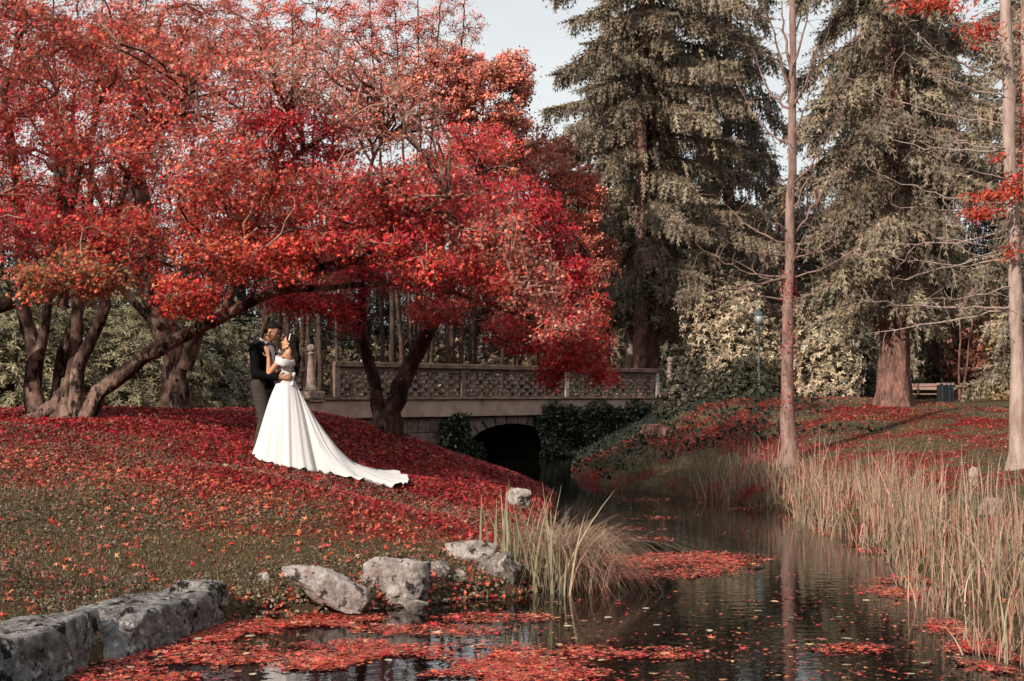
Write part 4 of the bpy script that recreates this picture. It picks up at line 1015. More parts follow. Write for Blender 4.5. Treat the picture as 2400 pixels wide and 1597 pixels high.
rockpx('slanting pale slab tipping down into the water', 640, 852, 1312, 1388, 12.35, .55, .1, rz=R(-12), ry=R(27), seed=21, cuts=12, box=5)
rockpx('small white stone half hidden by ground leaves', 588, 626, 1318, 1358, 12.6, .8, .3, seed=22)
rockpx('big rounded white boulder with dark lichen patches', 833, 987, 1280, 1376, 12.95, .7, .25, seed=47, box=3.4, cuts=4, amp=.16)
rockpx('small reddish stone in the water below the boulder', 930, 985, 1376, 1402, 12.15, .8, .5, seed=24, m='rock_dark')
rockpx('knobbly brownish stone just right of the boulder', 984, 1046, 1290, 1342, 13.35, .8, .3, seed=25, m='rock_dark')
rockpx('little stone wedged between the brownish and the dark rock', 1040, 1086, 1312, 1348, 13.4, .8, .3, seed=26, m='rock_dark')
rockpx('dark mottled rock at the foot of the grass clump', 1078, 1215, 1272, 1352, 13.75, .7, .25, seed=27, m='rock_dark', box=4)
rockpx('flat white rock lying on the bank behind the dark rock', 1008, 1142, 1238, 1284, 13.95, .7, .2, seed=28, box=4)
rockpx('pale rock at the tip of the bank behind the grass clump', 1160, 1225, 1118, 1160, 20.3, .7, .4, seed=29)
rockpx('upright pinkish stone behind the reeds', 2230, 2254, 1072, 1112, 19.5, .8, .3, seed=32, m='rock_pink')
rockpx('white flat stone among the reeds near the right edge', 2248, 2312, 1146, 1182, 16.5, .8, .3, seed=33, m='rock_pink')

# ------------------------------------------------------------------ reeds and grasses
def blades(pos, h, w, lean, curl, col, seg=5, az=None, tipdrop=None):
    n = len(pos); az = RNG.uniform(0, 2 * np.pi, n) if az is None else az
    d = np.stack([np.cos(az), np.sin(az), np.zeros(n)], 1); tw = az + np.pi / 2 + RNG.normal(size=n) * .7
    sd_ = np.stack([np.cos(tw), np.sin(tw), np.zeros(n)], 1)
    t = np.linspace(0, 1, seg + 1); V = np.zeros((n, (seg + 1) * 2, 3))
    for i, a in enumerate(t):
        out_ = (lean * a + curl * a ** 2.4) * h; up = h * (a - .42 * np.minimum(1, np.abs(curl)) * a ** 2.6)
        if tipdrop is not None: up = up - tipdrop * h * a ** 4
        c = pos + d * out_[:, None]; c[:, 2] = pos[:, 2] + up
        ww = w * (1 - a ** 2.2 * .92) * .5
        V[:, 2 * i] = c - sd_ * ww[:, None]; V[:, 2 * i + 1] = c + sd_ * ww[:, None]
    k = (seg + 1) * 2; q = np.array([(2 * i, 2 * i + 1, 2 * i + 3, 2 * i + 2) for i in range(seg)])
    FF = (q[None] + (np.arange(n) * k)[:, None, None]).reshape(-1, 4)
    return V.reshape(-1, 3), FF, np.repeat(col, k, axis=0)
def mixcol(tab, n, j=.18):
    tab = np.array(tab); return np.clip(tab[RNG.integers(0, len(tab), n)] * np.exp(RNG.normal(size=(n, 1)) * j), 0, .7)
REED = [(.29, .25, .17), (.33, .28, .19), (.25, .22, .145), (.46, .27, .20), (.50, .33, .26), (.42, .22, .16), (.48, .26, .19), (.37, .29, .21)]
def reed_bed():
    Rr = np.array(RIGHT[4:14]); sg = np.diff(Rr, axis=0); L = np.linalg.norm(sg, axis=1); cum = np.concatenate([[0], np.cumsum(L)])
    n = 7400; s = RNG.uniform(0, cum[-1], n); i = np.clip(np.searchsorted(cum, s) - 1, 0, len(L) - 1)
    p = Rr[i] + sg[i] * ((s - cum[i]) / L[i])[:, None]; nr = np.stack([-sg[i][:, 1], sg[i][:, 0]], 1) / L[i][:, None]
    nr = np.where(nr[:, :1] < 0, -nr, nr)
    off = RNG.beta(1.3, 1.7, n) * 1.5 - .32 + .25 * (vnoise(p[:, 0] * 0 + s, s, 1.1) - .5)
    q = p + nr * off[:, None]
    keep = vnoise(q[:, 0], q[:, 1], 2.2) + RNG.uniform(-.2, .2, n) > .38
    keep &= ~((q[:, 1] > 26.5) & (RNG.uniform(size=n) < .45))
    q = q[keep]; m = len(q)
    z = np.maximum(ground(q[:, 0], q[:, 1]), -.12) - .02
    h = RNG.uniform(.22, .86, m) * (.55 + .85 * vnoise(q[:, 0] + 3, q[:, 1], 1.1)) * 1.0 * (1 - .3 * ss(25, 28, q[:, 1]))
    inner = (off[keep] < .1); h = np.where(inner & (RNG.uniform(size=m) < .45), h * .55, h)
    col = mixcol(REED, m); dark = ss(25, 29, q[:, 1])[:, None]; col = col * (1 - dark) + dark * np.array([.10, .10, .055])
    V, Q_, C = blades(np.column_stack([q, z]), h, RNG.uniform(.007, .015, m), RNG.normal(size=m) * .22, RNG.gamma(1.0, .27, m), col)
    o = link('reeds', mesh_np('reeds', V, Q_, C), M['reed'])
    tag(o, 'bed of tall dry reeds along the right bank', 'reeds', kind='stuff')
reed_bed()
# grass clump at the tip of the bank
cb = P(1255, 1345, 13.85); cb[2] = 0.0
clump = empty('grass_clump', cb, 'tall clump of sword leaves and drooping pink grass at the bank tip', 'grass clump')
n = 60; p = cb + np.column_stack([RNG.normal(size=n) * .13 - .03, RNG.normal(size=n) * .16, np.full(n, -.05)])
V, Q_, C = blades(p, RNG.uniform(.4, 1.15, n), RNG.uniform(.014, .028, n), np.abs(RNG.normal(size=n)) * .22, RNG.gamma(1.1, .09, n), mixcol([(.33, .29, .19), (.28, .25, .165), (.40, .31, .21)], n), 6, az=np.where(RNG.uniform(size=n) < .6, RNG.normal(size=n) * .7 + np.pi, RNG.normal(size=n) * .8))
link('sword_leaves', mesh_np('sword_leaves', V, Q_, C), M['reed'], clump)['kind'] = 'stuff'
n = 1300; p = cb + np.column_stack([RNG.normal(size=n) * .16 + .22, RNG.normal(size=n) * .25 + .55, np.full(n, 0.)])
V, Q_, C = blades(p, RNG.uniform(.65, 1.2, n), RNG.uniform(.004, .008, n), np.abs(RNG.normal(size=n)) * .18 + .05, RNG.gamma(3.0, .2, n), mixcol([(.42, .24, .18), (.36, .22, .16), (.48, .33, .25), (.30, .24, .15)], n), 8, az=np.where(RNG.uniform(size=n) < .7, RNG.normal(size=n) * .75 - .15, RNG.normal(size=n) * 1.0 + 2.6), tipdrop=RNG.uniform(.2, .95, n))
link('drooping_stems', mesh_np('drooping_stems', V, Q_, C), M['reed'], clump)['kind'] = 'stuff'
n = 26; p = P(1170, 1350, 14) + np.column_stack([RNG.normal(size=n) * .10, RNG.normal(size=n) * .1, np.zeros(n)]); p[:, 2] = 0
V, Q_, C = blades(p, RNG.uniform(.5, 1.05, n), RNG.uniform(.016, .03, n), np.abs(RNG.normal(size=n)) * .12, RNG.gamma(1, .06, n), mixcol([(.36, .32, .2), (.30, .29, .18)], n), 6)
link('outer_leaves', mesh_np('outer_leaves', V, Q_, C), M['reed'], clump)['kind'] = 'stuff'

# ------------------------------------------------------------------ lawn grass and ground cover
def in_view(x, y, pad=.35): return np.abs(x) < .372 * y + pad
def lawn():
    n = 260000; x = RNG.uniform(-8, 1.2, n); y = 9 + (RNG.uniform(0, 1, n) ** 1.25) * 10.5
    dl, dr, dn, ins = sd(x, y); ok = in_view(x, y) & ~ins & (dl > .05)
    lt = litter(x, y); ok &= RNG.uniform(size=n) > lt * .9
    x, y = x[ok], y[ok]
    n2 = 60000; x2 = RNG.uniform(3.6, 14, n2); y2 = RNG.uniform(11, 36, n2); dl, dr, dn, ins = sd(x2, y2)
    ok = in_view(x2, y2) & ~ins & (RNG.uniform(size=n2) > litter(x2, y2) * .9)
    x = np.concatenate([x, x2[ok]]); y = np.concatenate([y, y2[ok]]); n = len(x)
    pos = np.column_stack([x, y, ground(x, y) - .005])
    tuft = vnoise(x, y, 1.6)
    h = RNG.uniform(.015, .042, n) * (.5 + 1.0 * tuft)
    col = mixcol([(.135, .095, .053), (.175, .12, .068), (.105, .077, .043), (.215, .145, .085)], n, .25)
    V, Q_, C = blades(pos, h, RNG.uniform(.006, .011, n) * (1 + .02 * y), RNG.normal(size=n) * .35, RNG.gamma(1.3, .2, n), col, 1)
    tag(link('grass', mesh_np('grass', V, Q_, C), M['green']), 'short olive lawn grass on both banks', 'grass', kind='stuff')
    # clover and plantain between the grass
    n = 72000; x = RNG.uniform(-7, 1.2, n); y = RNG.uniform(10.5, 18.5, n); dl, dr, dn, ins = sd(x, y)
    ok = in_view(x, y) & ~ins & (dl > .02) & ((vnoise(x + 7, y, .9) + RNG.uniform(-.22, .22, n) > .46) | (dl < .7)); x, y = x[ok], y[ok]
    n2 = 44000; x2 = RNG.uniform(1.2, 13, n2); y2 = RNG.uniform(15, 46, n2); dl, dr, dn, ins = sd(x2, y2)
    ok = in_view(x2, y2) & ~ins & ((vnoise(x2 + 7, y2, .7) + RNG.uniform(-.2, .2, n2) > .5) | ((dr < 1.2) & (y2 > 24))); x = np.concatenate([x, x2[ok]]); y = np.concatenate([y, y2[ok]]); n = len(x)
    pos = np.column_stack([x, y, ground(x, y) + RNG.uniform(.01, .05, n)])
    nr = RNG.normal(size=(n, 3)) * .45 + np.array([0, -.2, 1])
    V, Fc, C = scatter(DIAM[0] * np.array([1.4, 1, 1]), DIAM[1], pos, frames(nr), RNG.uniform(.014, .032, n) * (1 + .02 * np.maximum(0, y - 14)), mixcol([(.125, .10, .06), (.15, .12, .075), (.10, .08, .048), (.19, .145, .09)], n, .25))
    m = 9000; k = RNG.integers(3, 13, m); t = RNG.uniform(0, 1, (m, 1)); L_ = np.array(LEFT); e = L_[k] * (1 - t) + L_[k + 1] * t; sgk = unit(L_[k + 1] - L_[k]); nrm = np.stack([-sgk[:, 1], sgk[:, 0]], 1)
    e = e + nrm * RNG.uniform(-.06, .25, (m, 1)); z_ = np.maximum(ground(e[:, 0], e[:, 1]), 0) * RNG.uniform(.2, 1, m) + RNG.uniform(.0, .05, m)
    cz = np.where(RNG.uniform(size=(m, 1)) < .35, pcol({'brown': 2, 'red': 2, 'orange': 1}, m), mixcol([(.11, .10, .055), (.15, .13, .075)], m))
    V2, F2, C2 = scatter(DIAM[0] * np.array([1.4, 1, 1]), DIAM[1], np.column_stack([e, z_]), frames(RNG.normal(size=(m, 3)) * .5 + np.array([0, -.6, .7])), RNG.uniform(.02, .05, m), cz)
    F2 = F2 + len(V); V = np.vstack([V, V2]); Fc = np.vstack([Fc, F2]); C = np.vstack([C, C2])
    tag(link('ground_cover', mesh_np('ground_cover', V, Fc, C), M['green']), 'small-leaved ground cover in the lawn', 'ground cover', kind='stuff')
lawn()

# ------------------------------------------------------------------ fallen leaves on the ground
def fallen():
    n = 132000; x = RNG.uniform(-10, 1.2, n); y = 9 + 18.5 * RNG.uniform(0, 1, n)
    dl, dr, dn, ins = sd(x, y); ok = in_view(x, y) & ~ins; lt = litter(x, y)
    ok &= RNG.uniform(size=n) < np.clip(lt * 1.3, .12, 1) * (.75 + .25 * ss(12, 18, y)); x, y, lt = x[ok], y[ok], lt[ok]
    n2 = 38000; x2 = RNG.uniform(1.2, 14, n2); y2 = RNG.uniform(11, 46, n2); dl, dr, dn, ins = sd(x2, y2); l2 = litter(x2, y2)
    ok = in_view(x2, y2) & ~ins & (RNG.uniform(size=n2) < np.clip(l2 * 1.3, .04, 1)); 
    x = np.concatenate([x, x2[ok]]); y = np.concatenate([y, y2[ok]]); lt = np.concatenate([lt, l2[ok]]); n = len(x)
    pos = np.column_stack([x, y, ground(x, y) + RNG.uniform(.008, .045, n)])
    nr = RNG.normal(size=(n, 3)) * .5 + np.array([0, 0, 1])
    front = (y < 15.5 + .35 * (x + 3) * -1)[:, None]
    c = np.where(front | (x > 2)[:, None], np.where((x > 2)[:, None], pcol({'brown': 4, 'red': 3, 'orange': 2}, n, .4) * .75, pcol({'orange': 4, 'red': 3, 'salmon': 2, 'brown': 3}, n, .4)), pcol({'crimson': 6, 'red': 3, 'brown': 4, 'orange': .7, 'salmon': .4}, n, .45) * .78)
    V, Fc, C = scatter(SPK4[0] * np.array([1, 1, 1.6]), SPK4[1], pos, frames(nr), RNG.uniform(.024, .056, n) * (1 + .012 * np.maximum(0, y - 14)), c)
    tag(link('fallen_leaves', mesh_np('fallen_leaves', V, Fc, C), M['litter']), 'carpet of fallen red maple leaves on the banks', 'leaves', kind='stuff')
fallen()
# ------------------------------------------------------------------ leaves floating on the water
def floating():
    mats = [(1490, 1300, 230, 30, 3.0), (1640, 1284, 140, 15, 2.6), (1330, 1325, 130, 18, 2.6), (1010, 1535, 360, 42, 3.0), (860, 1482, 170, 20, 1.7), (1250, 1500, 190, 18, 1.4),
            (430, 1505, 250, 26, 1.2), (300, 1550, 160, 22, 1.2), (640, 1440, 190, 16, 2.4), (780, 1420, 120, 10, 2.0), (480, 1462, 90, 14, 2.4), (2110, 1350, 130, 26, 2.4), (2290, 1495, 110, 46, 2.2), (2060, 1262, 120, 14, 2.6), (1940, 1225, 70, 12, 2.4), (2330, 1400, 80, 40, 2.0),
            (1490, 1242, 70, 7, 2.4), (1470, 1216, 60, 5, 2.2), (1480, 1192, 70, 5, 2.0), (1760, 1172, 90, 6, 2.4), (1650, 1158, 80, 5, 2.2), (1500, 1150, 60, 4, 1.6), (1850, 1190, 70, 6, 2.2), (1130, 1420, 150, 12, 1.0), (900, 1450, 260, 16, 1.0), (1530, 1500, 120, 14, .6), (1950, 1490, 90, 14, .7), (2180, 1440, 60, 20, 1.6)]
    pu, pv = [], []
    for (u, v, ru, rv, dn_) in mats:
        m = int(ru * rv * dn_ * .31 * (1 + (v > 1400) * .15)); a = RNG.uniform(0, 2 * np.pi, m); r = np.sqrt(RNG.uniform(0, 1, m)) * (1 + .25 * RNG.normal(size=m) * .5)
        pu.append(u + ru * r * np.cos(a)); pv.append(v + rv * r * np.sin(a))
    m = 5200; pu.append(RNG.uniform(200, 2356, m)); pv.append(1130 + 450 * RNG.uniform(0, 1, m) ** .75)
    u = np.concatenate(pu); v = np.concatenate(pv)
    Y = CZ * F / np.maximum(v * S - HV, 60); x = (u * S - 1200) / F * Y * 1.0; y = Y
    clus = .55 * vnoise(x * 1.3, y * 2.6, 1.0) + .45 * vnoise(x * 3.5, y * 3.5, 1.0) + RNG.uniform(-.14, .14, len(x)) > .42
    dl, dr, dn, ins = sd(x, y); ok = (ins | (np.minimum(dl, dr) < .06)) & clus & (y < 33); x, y = x[ok], y[ok]; n = len(x)
    pos = np.column_stack([x, y, .006 + RNG.uniform(0, .010, n)])
    nr = RNG.normal(size=(n, 3)) * .13 + np.array([0, 0, 1])
    c = pcol({'orange': 4, 'red': 4, 'salmon': 2, 'brown': 4, 'crimson': 1.5}, n, .45)
    big = RNG.uniform(size=n) < .05
    V, Fc, C = scatter(SPK5[0] * np.array([1, 1, -.5]), SPK5[1], pos, frames(nr), np.where(big, RNG.uniform(.05, .08, n), RNG.uniform(.012, .036, n)), c)
    tag(link('floating_leaves', mesh_np('floating_leaves', V, Fc, C), M['litter']), 'rafts of red leaves floating on the dark water', 'leaves', kind='stuff')
    # a few pale oval willow leaves
    m = 60; uu = RNG.uniform(300, 2200, m); vv = RNG.uniform(1380, 1565, m); Y = CZ * F / (vv * S - HV); xx = (uu * S - 1200) / F * Y
    dl, dr, dn, ins = sd(xx, Y); xx, Y = xx[ins], Y[ins]; m = len(xx)
    V, Fc, C = scatter(OVAL[0] * np.array([1, 1, .2]), OVAL[1], np.column_stack([xx, Y, np.full(m, .02)]), frames(np.tile([0, 0, 1.], (m, 1)) + RNG.normal(size=(m, 3)) * .05), RNG.uniform(.06, .10, m), mixcol([(.40, .26, .15), (.36, .33, .24), (.45, .2, .1)], m))
    tag(link('pale_floating_leaves', mesh_np('pale_floating_leaves', V, Fc, C), M['litter']), 'few pale oval leaves floating among the red ones', 'leaves', kind='stuff')
floating()

# ------------------------------------------------------------------ bare larches
def larch(name, label, pts, r0, r1, branches, red=None, bark='bark_larch', upright=None):
    b = pts[0]; root = empty(name, b, label, 'tree')
    T = Tree(); T.trunk(pts, r0, r1, step=.4, wob=.012, flare=.7, sides=12, nz=.035)
    clouds = []
    for (q, r) in branches: T.trunk(q, r, .004, step=.16, wob=.02, sides=5, nz=.02)
    nb = len(branches)
    tips = np.vstack([np.array([q[-1] + (q[0] - q[-1]) * RNG.uniform(0, .8) + RNG.normal(size=3) * np.array([.30, .25, .22]) for _ in range(14)]) for q, r in branches])
    T.grow(tips, .009, .004, step=.14, wob=.04, minr=.003, sides=3, lim=1.0, batch=True)
    T.build(root, M[bark], M[bark])
    if red:
        for (u, v, Y, ru, rv, n) in red:
            p = blob_pts(u, v, Y, ru, rv, .3, n, 0); d = RNG.normal(size=(n, 3)) * .5 + np.array([-.6, -.2, -.5])
            clouds.append(scatter(LANCE[0], LANCE[1], p, frames_dir(d), RNG.uniform(.05, .12, n), mixcol([(.50, .06, .03), (.42, .04, .025), (.55, .12, .06)], n)))
        crown(root, clouds, M['leaf'], 'foliage')
    return root
def arc(u0, v0, u1, v1, Y, Y1, sag):
    m1 = (u0 * .66 + u1 * .34, v0 * .66 + v1 * .34 + sag); m2 = (u0 * .3 + u1 * .7, v0 * .3 + v1 * .7 + sag)
    return Q([(u0, v0, Y), (*m1, Y * .7 + Y1 * .3), (*m2, Y * .35 + Y1 * .65), (u1, v1, Y1)])
Y1 = 26.2
lp = [base_pt(1816, 1058, Y1)] + Q([(1814, 960), (1812, 800), (1816, 600), (1820, 400), (1822, 200), (1822, 60), (1822, -60)], Y1)
lb = []
for (u1, v1, v0, sg) in [(1755, -10, 230, -10), (1870, -20, 190, 8), (1790, -20, 150, 0), (1850, 0, 130, 0), (1910, 60, 330, 20), (1880, 120, 260, 10), (1730, 110, 250, 30), (1690, 180, 330, 30), (1940, 250, 430, 20), (1900, 300, 500, 10),
                         (1660, 460, 560, 20), (1640, 530, 590, 15), (1600, 560, 640, 20), (1690, 600, 650, 10), (1960, 480, 600, 25), (2010, 530, 640, 20), (1920, 560, 560, 20), (1650, 640, 690, 10), (1590, 680, 640, 0), (1740, 500, 530, 0), (1960, 360, 560, -10), (1880, 480, 620, 0)]:
    lb.append((arc(1818, v0, u1, v1, Y1, Y1 + RNG.uniform(-.9, .5), sg), .022 if v0 > 300 else .034))
larch('bare_larch', 'tall bare grey trunk with thin twisting branches on the far bank', lp, .135, .05, lb, bark='bark_grey')
Y2 = 20.8
rp_ = [base_pt(2346, 1085, Y2)] + Q([(2344, 980), (2340, 800), (2334, 600), (2324, 350), (2316, 150), (2310, -50)], Y2)
rb = []
for (v0, u1, v1, sg, r) in [(705, 1985, 690, 10, .022), (710, 1990, 770, 0, .018), (660, 2130, 690, 5, .014), (530, 2010, 560, 15, .016), (600, 2010, 580, 15, .018), (470, 2000, 390, 20, .018), (345, 2000, 300, 20, .02), (340, 2010, 240, 30, .016), (180, 2030, 0, 40, .018), (290, 1950, 180, 20, .016), (560, 2060, 640, 10, .014), (480, 2050, 470, 8, .014),
                            (610, 2110, 520, 10, .014), (570, 2080, 520, 10, .012), (100, 2060, -40, 30, .016), (230, 2080, 120, 15, .014), (420, 2120, 340, 8, .012)]:
    rb.append((arc(2334, v0, u1, v1, Y2, Y2 + RNG.uniform(-1.2, .3), sg), r))
larch('white_larch', 'white-barked trunk at the right edge with long bare arching branches', rp_, .125, .075, rb,
      red=[(2280, 450, 20.3, 70, 14, 260), (2260, 490, 20.2, 60, 22, 260), (2330, 430, 20.4, 30, 40, 200), (2150, 10, 20.2, 110, 22, 420), (2260, 70, 20.2, 70, 50, 300), (2330, 580, 20.5, 25, 30, 70), (2300, 360, 20.4, 20, 10, 40)])
rp2 = [base_pt(2378, 1060, 22)] + Q([(2372, 700), (2364, 300), (2358, -50)], 22)
larch('edge_larch', 'red-tinged trunk sliced by the right edge of the picture', rp2, .10, .06, [(arc(2366, v, 2290, v - 60, 22, 21.6, 5), .012) for v in (90, 280, 420, 560)], red=[(2362, 300, 22, 14, 280, 420), (2362, 60, 22, 16, 60, 120)])
# climbing red creeper on the bare larch
n = 1500; vv = RNG.uniform(600, 1010, n); dens = (np.exp(-((vv - 760) / 130) ** 2) + .25) * (.25 + 1.1 * (np.sin(vv * .05) > -.2)); kp = RNG.uniform(size=n) < dens; vv = vv[kp]; n = len(vv)
a = RNG.uniform(0, 2 * np.pi, n); p = np.array([P(1814, v, Y1) for v in vv]); rr = .125 + RNG.uniform(0, .05, n)
p[:, 0] += np.cos(a) * rr; p[:, 1] += np.sin(a) * rr
nr = np.column_stack([np.cos(a), np.sin(a), RNG.normal(size=n) * .5 + .3])
V, Fc, C = scatter(DIAM[0], DIAM[1], p, frames(nr), RNG.uniform(.02, .05, n), pcol({'crimson': 3, 'red': 3, 'brown': 4}, n, .4))
tag(link('red_creeper', mesh_np('red_creeper', V, Fc, C), M['leaf']), 'red creeper clinging to the bare grey larch trunk', 'creeper')

# ================================================================== the couple
M['skin'] = mat('warm_skin', (.50, .265, .165), .5, col2=(.44, .21, .13), vscale=9, spec=.35)
M['skin_man'] = mat('tanned_skin', (.40, .205, .125), .5, col2=(.33, .155, .095), vscale=9, spec=.35)
M['hair'] = mat('dark_hair', (.012, .008, .007), .7, var=.5, vscale=30, stretch=(1, 1, .15), spec=.1)
M['jacket'] = mat('black_velvet', (.0035, .0035, .0045), .85, var=.3, vscale=5, spec=.06)
M['satin_black'] = mat('black_satin', (.008, .008, .010), .35, spec=.5)
M['shirt'] = mat('white_shirt', (.62, .63, .68), .7, var=.05)
M['trousers'] = mat('charcoal_wool', (.062, .052, .046), .9, col2=(.045, .038, .034), vscale=40, bump=.5, bscale=14, stretch=(.6, .6, 2.2), spec=.1)
M['leather'] = mat('black_leather', (.01, .009, .008), .35)
M['dress'] = mat('ivory_satin', (.64, .635, .64), .42, spec=.4, sheen=.1, bump=.10, bscale=7)
M['pearl'] = mat('white_pearl', (.8, .78, .75), .3)
M['eye'] = mat('dark_eye', (.02, .012, .01), .2)
M['lips'] = mat('rose_lips', (.38, .10, .085), .45)
M['petal'] = mat('white_petal', (.75, .72, .66), .6)

def cap_geo(p0, r0, p1, r1, n=16, rings=5):
    p0 = np.array(p0, float); p1 = np.array(p1, float); ax = p1 - p0; L = np.linalg.norm(ax); ax = ax / max(L, 1e-6)
    ref = np.array([0, 0, 1.]) if abs(ax[2]) < .9 else np.array([1., 0, 0]); x = np.cross(ref, ax); x /= np.linalg.norm(x); y = np.cross(ax, x)
    pr = [(r0 * math.cos(t), r0 * math.sin(t)) for t in np.linspace(-math.pi / 2 + .02, 0, rings)] + [(r1 * math.cos(t), L + r1 * math.sin(t)) for t in np.linspace(0, math.pi / 2 - .02, rings)]
    a = np.linspace(0, 2 * np.pi, n, endpoint=False)
    V = np.array([p0 + ax * z + (x * math.cos(t) + y * math.sin(t)) * r for r, z in pr for t in a])
    return V, len(pr), n
def ell_geo(c, rad, ax=None, n=20, rings=12):
    pr = [(math.cos(t), math.sin(t)) for t in np.linspace(-math.pi / 2 + .02, math.pi / 2 - .02, rings)]
    a = np.linspace(0, 2 * np.pi, n, endpoint=False)
    V = np.array([(r * math.cos(t), r * math.sin(t), z) for r, z in pr for t in a]) * np.array(rad)
    if ax is not None: V = V @ np.array(ax).T
    return V + np.array(c), rings, n
def prim_bm(prims):
    bm = bmesh.new()
    for V, k, n in prims:
        vs = [bm.verts.new(p) for p in V]
        for i in range(k - 1):
            for j in range(n): bm.faces.new((vs[i * n + j], vs[i * n + (j + 1) % n], vs[(i + 1) * n + (j + 1) % n], vs[(i + 1) * n + j]))
        bm.faces.new([vs[j] for j in range(n)][::-1]); bm.faces.new([vs[(k - 1) * n + j] for j in range(n)])
    return bm
def remesh(name, prims, voxel=.008, smooth=4, fac=.5):
    bm = prim_bm(prims); me = bpy.data.meshes.new('tmp'); bm.to_mesh(me); bm.free()
    o = bpy.data.objects.new('tmp', me); COL.objects.link(o)
    m = o.modifiers.new('r', 'REMESH'); m.mode = 'VOXEL'; m.voxel_size = voxel; m.use_smooth_shade = True
    m = o.modifiers.new('s', 'SMOOTH'); m.iterations = smooth; m.factor = fac
    dg = bpy.context.evaluated_depsgraph_get(); dg.update()
    out_ = bpy.data.meshes.new_from_object(o.evaluated_get(dg)); out_.name = name
    bpy.data.objects.remove(o); bpy.data.meshes.remove(me)
    out_.polygons.foreach_set('use_smooth', np.ones(len(out_.polygons), bool))
    return out_
def cut(me, co, no):
    bm = bmesh.new(); bm.from_mesh(me)
    bmesh.ops.bisect_plane(bm, geom=bm.verts[:] + bm.edges[:] + bm.faces[:], plane_co=co, plane_no=no, clear_outer=True)
    bm.to_mesh(me); bm.free(); return me
def solid(me, th):
    """thickness for cut cloth"""
    bm = bmesh.new(); bm.from_mesh(me); bmesh.ops.solidify(bm, geom=bm.faces[:], thickness=th); bm.to_mesh(me); bm.free(); return me
def chain(pts, rads): return [cap_geo(pts[i], rads[i], pts[i + 1], rads[i + 1]) for i in range(len(pts) - 1)]
def axes(f, up=(0, 0, 1)):
    """columns: x forward, y left, z up"""
    f = np.array(f, float); f /= np.linalg.norm(f); l = np.cross(up, f); l /= np.linalg.norm(l); u = np.cross(f, l)
    return np.stack([f, l, u], 1)
def hand(wrist, fwd, palm_n, thumb_side, size=.18, curl=.35, r=.0085, spread=.16):
    """palm and five bent fingers; fwd along the hand, palm_n out of the palm"""
    w = np.array(wrist, float); f = unit(np.array([fwd], float))[0]; pn = np.array(palm_n, float); pn -= f * (pn @ f); pn /= np.linalg.norm(pn); s = np.cross(f, pn) * thumb_side
    g = []
    pl = size * .52
    for k in (-.3, -.1, .1, .3): g.append(cap_geo(w + s * k * size * .16, r * 1.25, w + f * pl + s * k * size * .42, r * 1.25))
    for i, L in enumerate((.40, .45, .42, .32)):
        k = (.33, .11, -.11, -.32)[i]; b0 = w + f * pl + s * k * size * .45; d = unit((f + s * spread * k * 1.6 + pn * curl * .3)[None])[0]
        b1 = b0 + d * L * size * .42; d2 = unit((d + pn * curl)[None])[0]; b2 = b1 + d2 * L * size * .32; d3 = unit((d2 + pn * curl)[None])[0]; b3 = b2 + d3 * L * size * .26
        g += chain([b0, b1, b2, b3], [r * 1.05, r, r * .9, r * .75])
    t0 = w + f * size * .12 + s * size * .16; t1 = t0 + unit((f * .8 + s * .75 + pn * .2)[None])[0] * size * .22; t2 = t1 + unit((f + s * .25 + pn * .25)[None])[0] * size * .18
    g += chain([w + s * size * .06, t0, t1, t2], [r * 1.3, r * 1.3, r * 1.1, r * .85])
    return g
def head(c, f, up, sc=1., jaw=1.):
    A = axes(f, up); T = lambda x, y, z: np.array(c) + A @ (np.array([x, y, z]) * sc)
    g = [ell_geo(T(-.012, 0, .035), np.array([.098, .078, .088]) * sc, A), ell_geo(T(.020, 0, -.015), np.array([.070, .066, .085]) * sc, A),
         ell_geo(T(.030, 0, -.065), np.array([.052, .052 * jaw, .042]) * sc, A), ell_geo(T(.066, 0, -.088), np.array([.020, .024 * jaw, .018]) * sc, A)]
    g += [cap_geo(T(.084, 0, .018), .0085 * sc, T(.104, 0, -.018), .012 * sc), ell_geo(T(.094, .011, -.022), np.array([.012, .009, .008]) * sc, A), ell_geo(T(.094, -.011, -.022), np.array([.012, .009, .008]) * sc, A)]
    for s in (-1, 1):
        g += [cap_geo(T(.083, s * .012, .027), .009 * sc, T(.068, s * .05, .026), .010 * sc), ell_geo(T(.066, s * .038, -.022), np.array([.022, .020, .018]) * sc, A)]
        g += [ell_geo(T(-.008, s * .078, -.005), np.array([.019, .008, .032]) * sc, A), cap_geo(T(.010, s * .055, -.062), .02 * sc, T(.052, s * .022, -.085), .018 * sc)]
    g += [ell_geo(T(.084, 0, -.046), np.array([.012, .022, .006]) * sc, A), ell_geo(T(.083, 0, -.057), np.array([.012, .019, .007]) * sc, A)]
    return g, T, A
def small(name, geo, m, parent, voxel=None):
    bm = prim_bm(geo); me = bpy.data.meshes.new(name); bm.to_mesh(me); bm.free()
    me.polygons.foreach_set('use_smooth', np.ones(len(me.polygons), bool)); return link(name, me, m, parent, True)
def face_bits(T, A, sc, parent, lips):
    for s in (-1, 1):
        small('eye', [ell_geo(T(.0765, s * .031, .006), np.array([.009, .012, .0045]) * sc, A, 10, 6)], M['eye'], parent)
        small('eyebrow', [cap_geo(T(.088, s * .016, .030), .0035 * sc, T(.079, s * .046, .031), .0028 * sc, 8, 3)], M['hair'], parent)
    small('lips', [ell_geo(T(.0905, 0, -.0465), np.array([.0075, .020, .0045]) * sc, A, 12, 6), ell_geo(T(.090, 0, -.0565), np.array([.0075, .017, .0055]) * sc, A, 12, 6)], lips, parent)

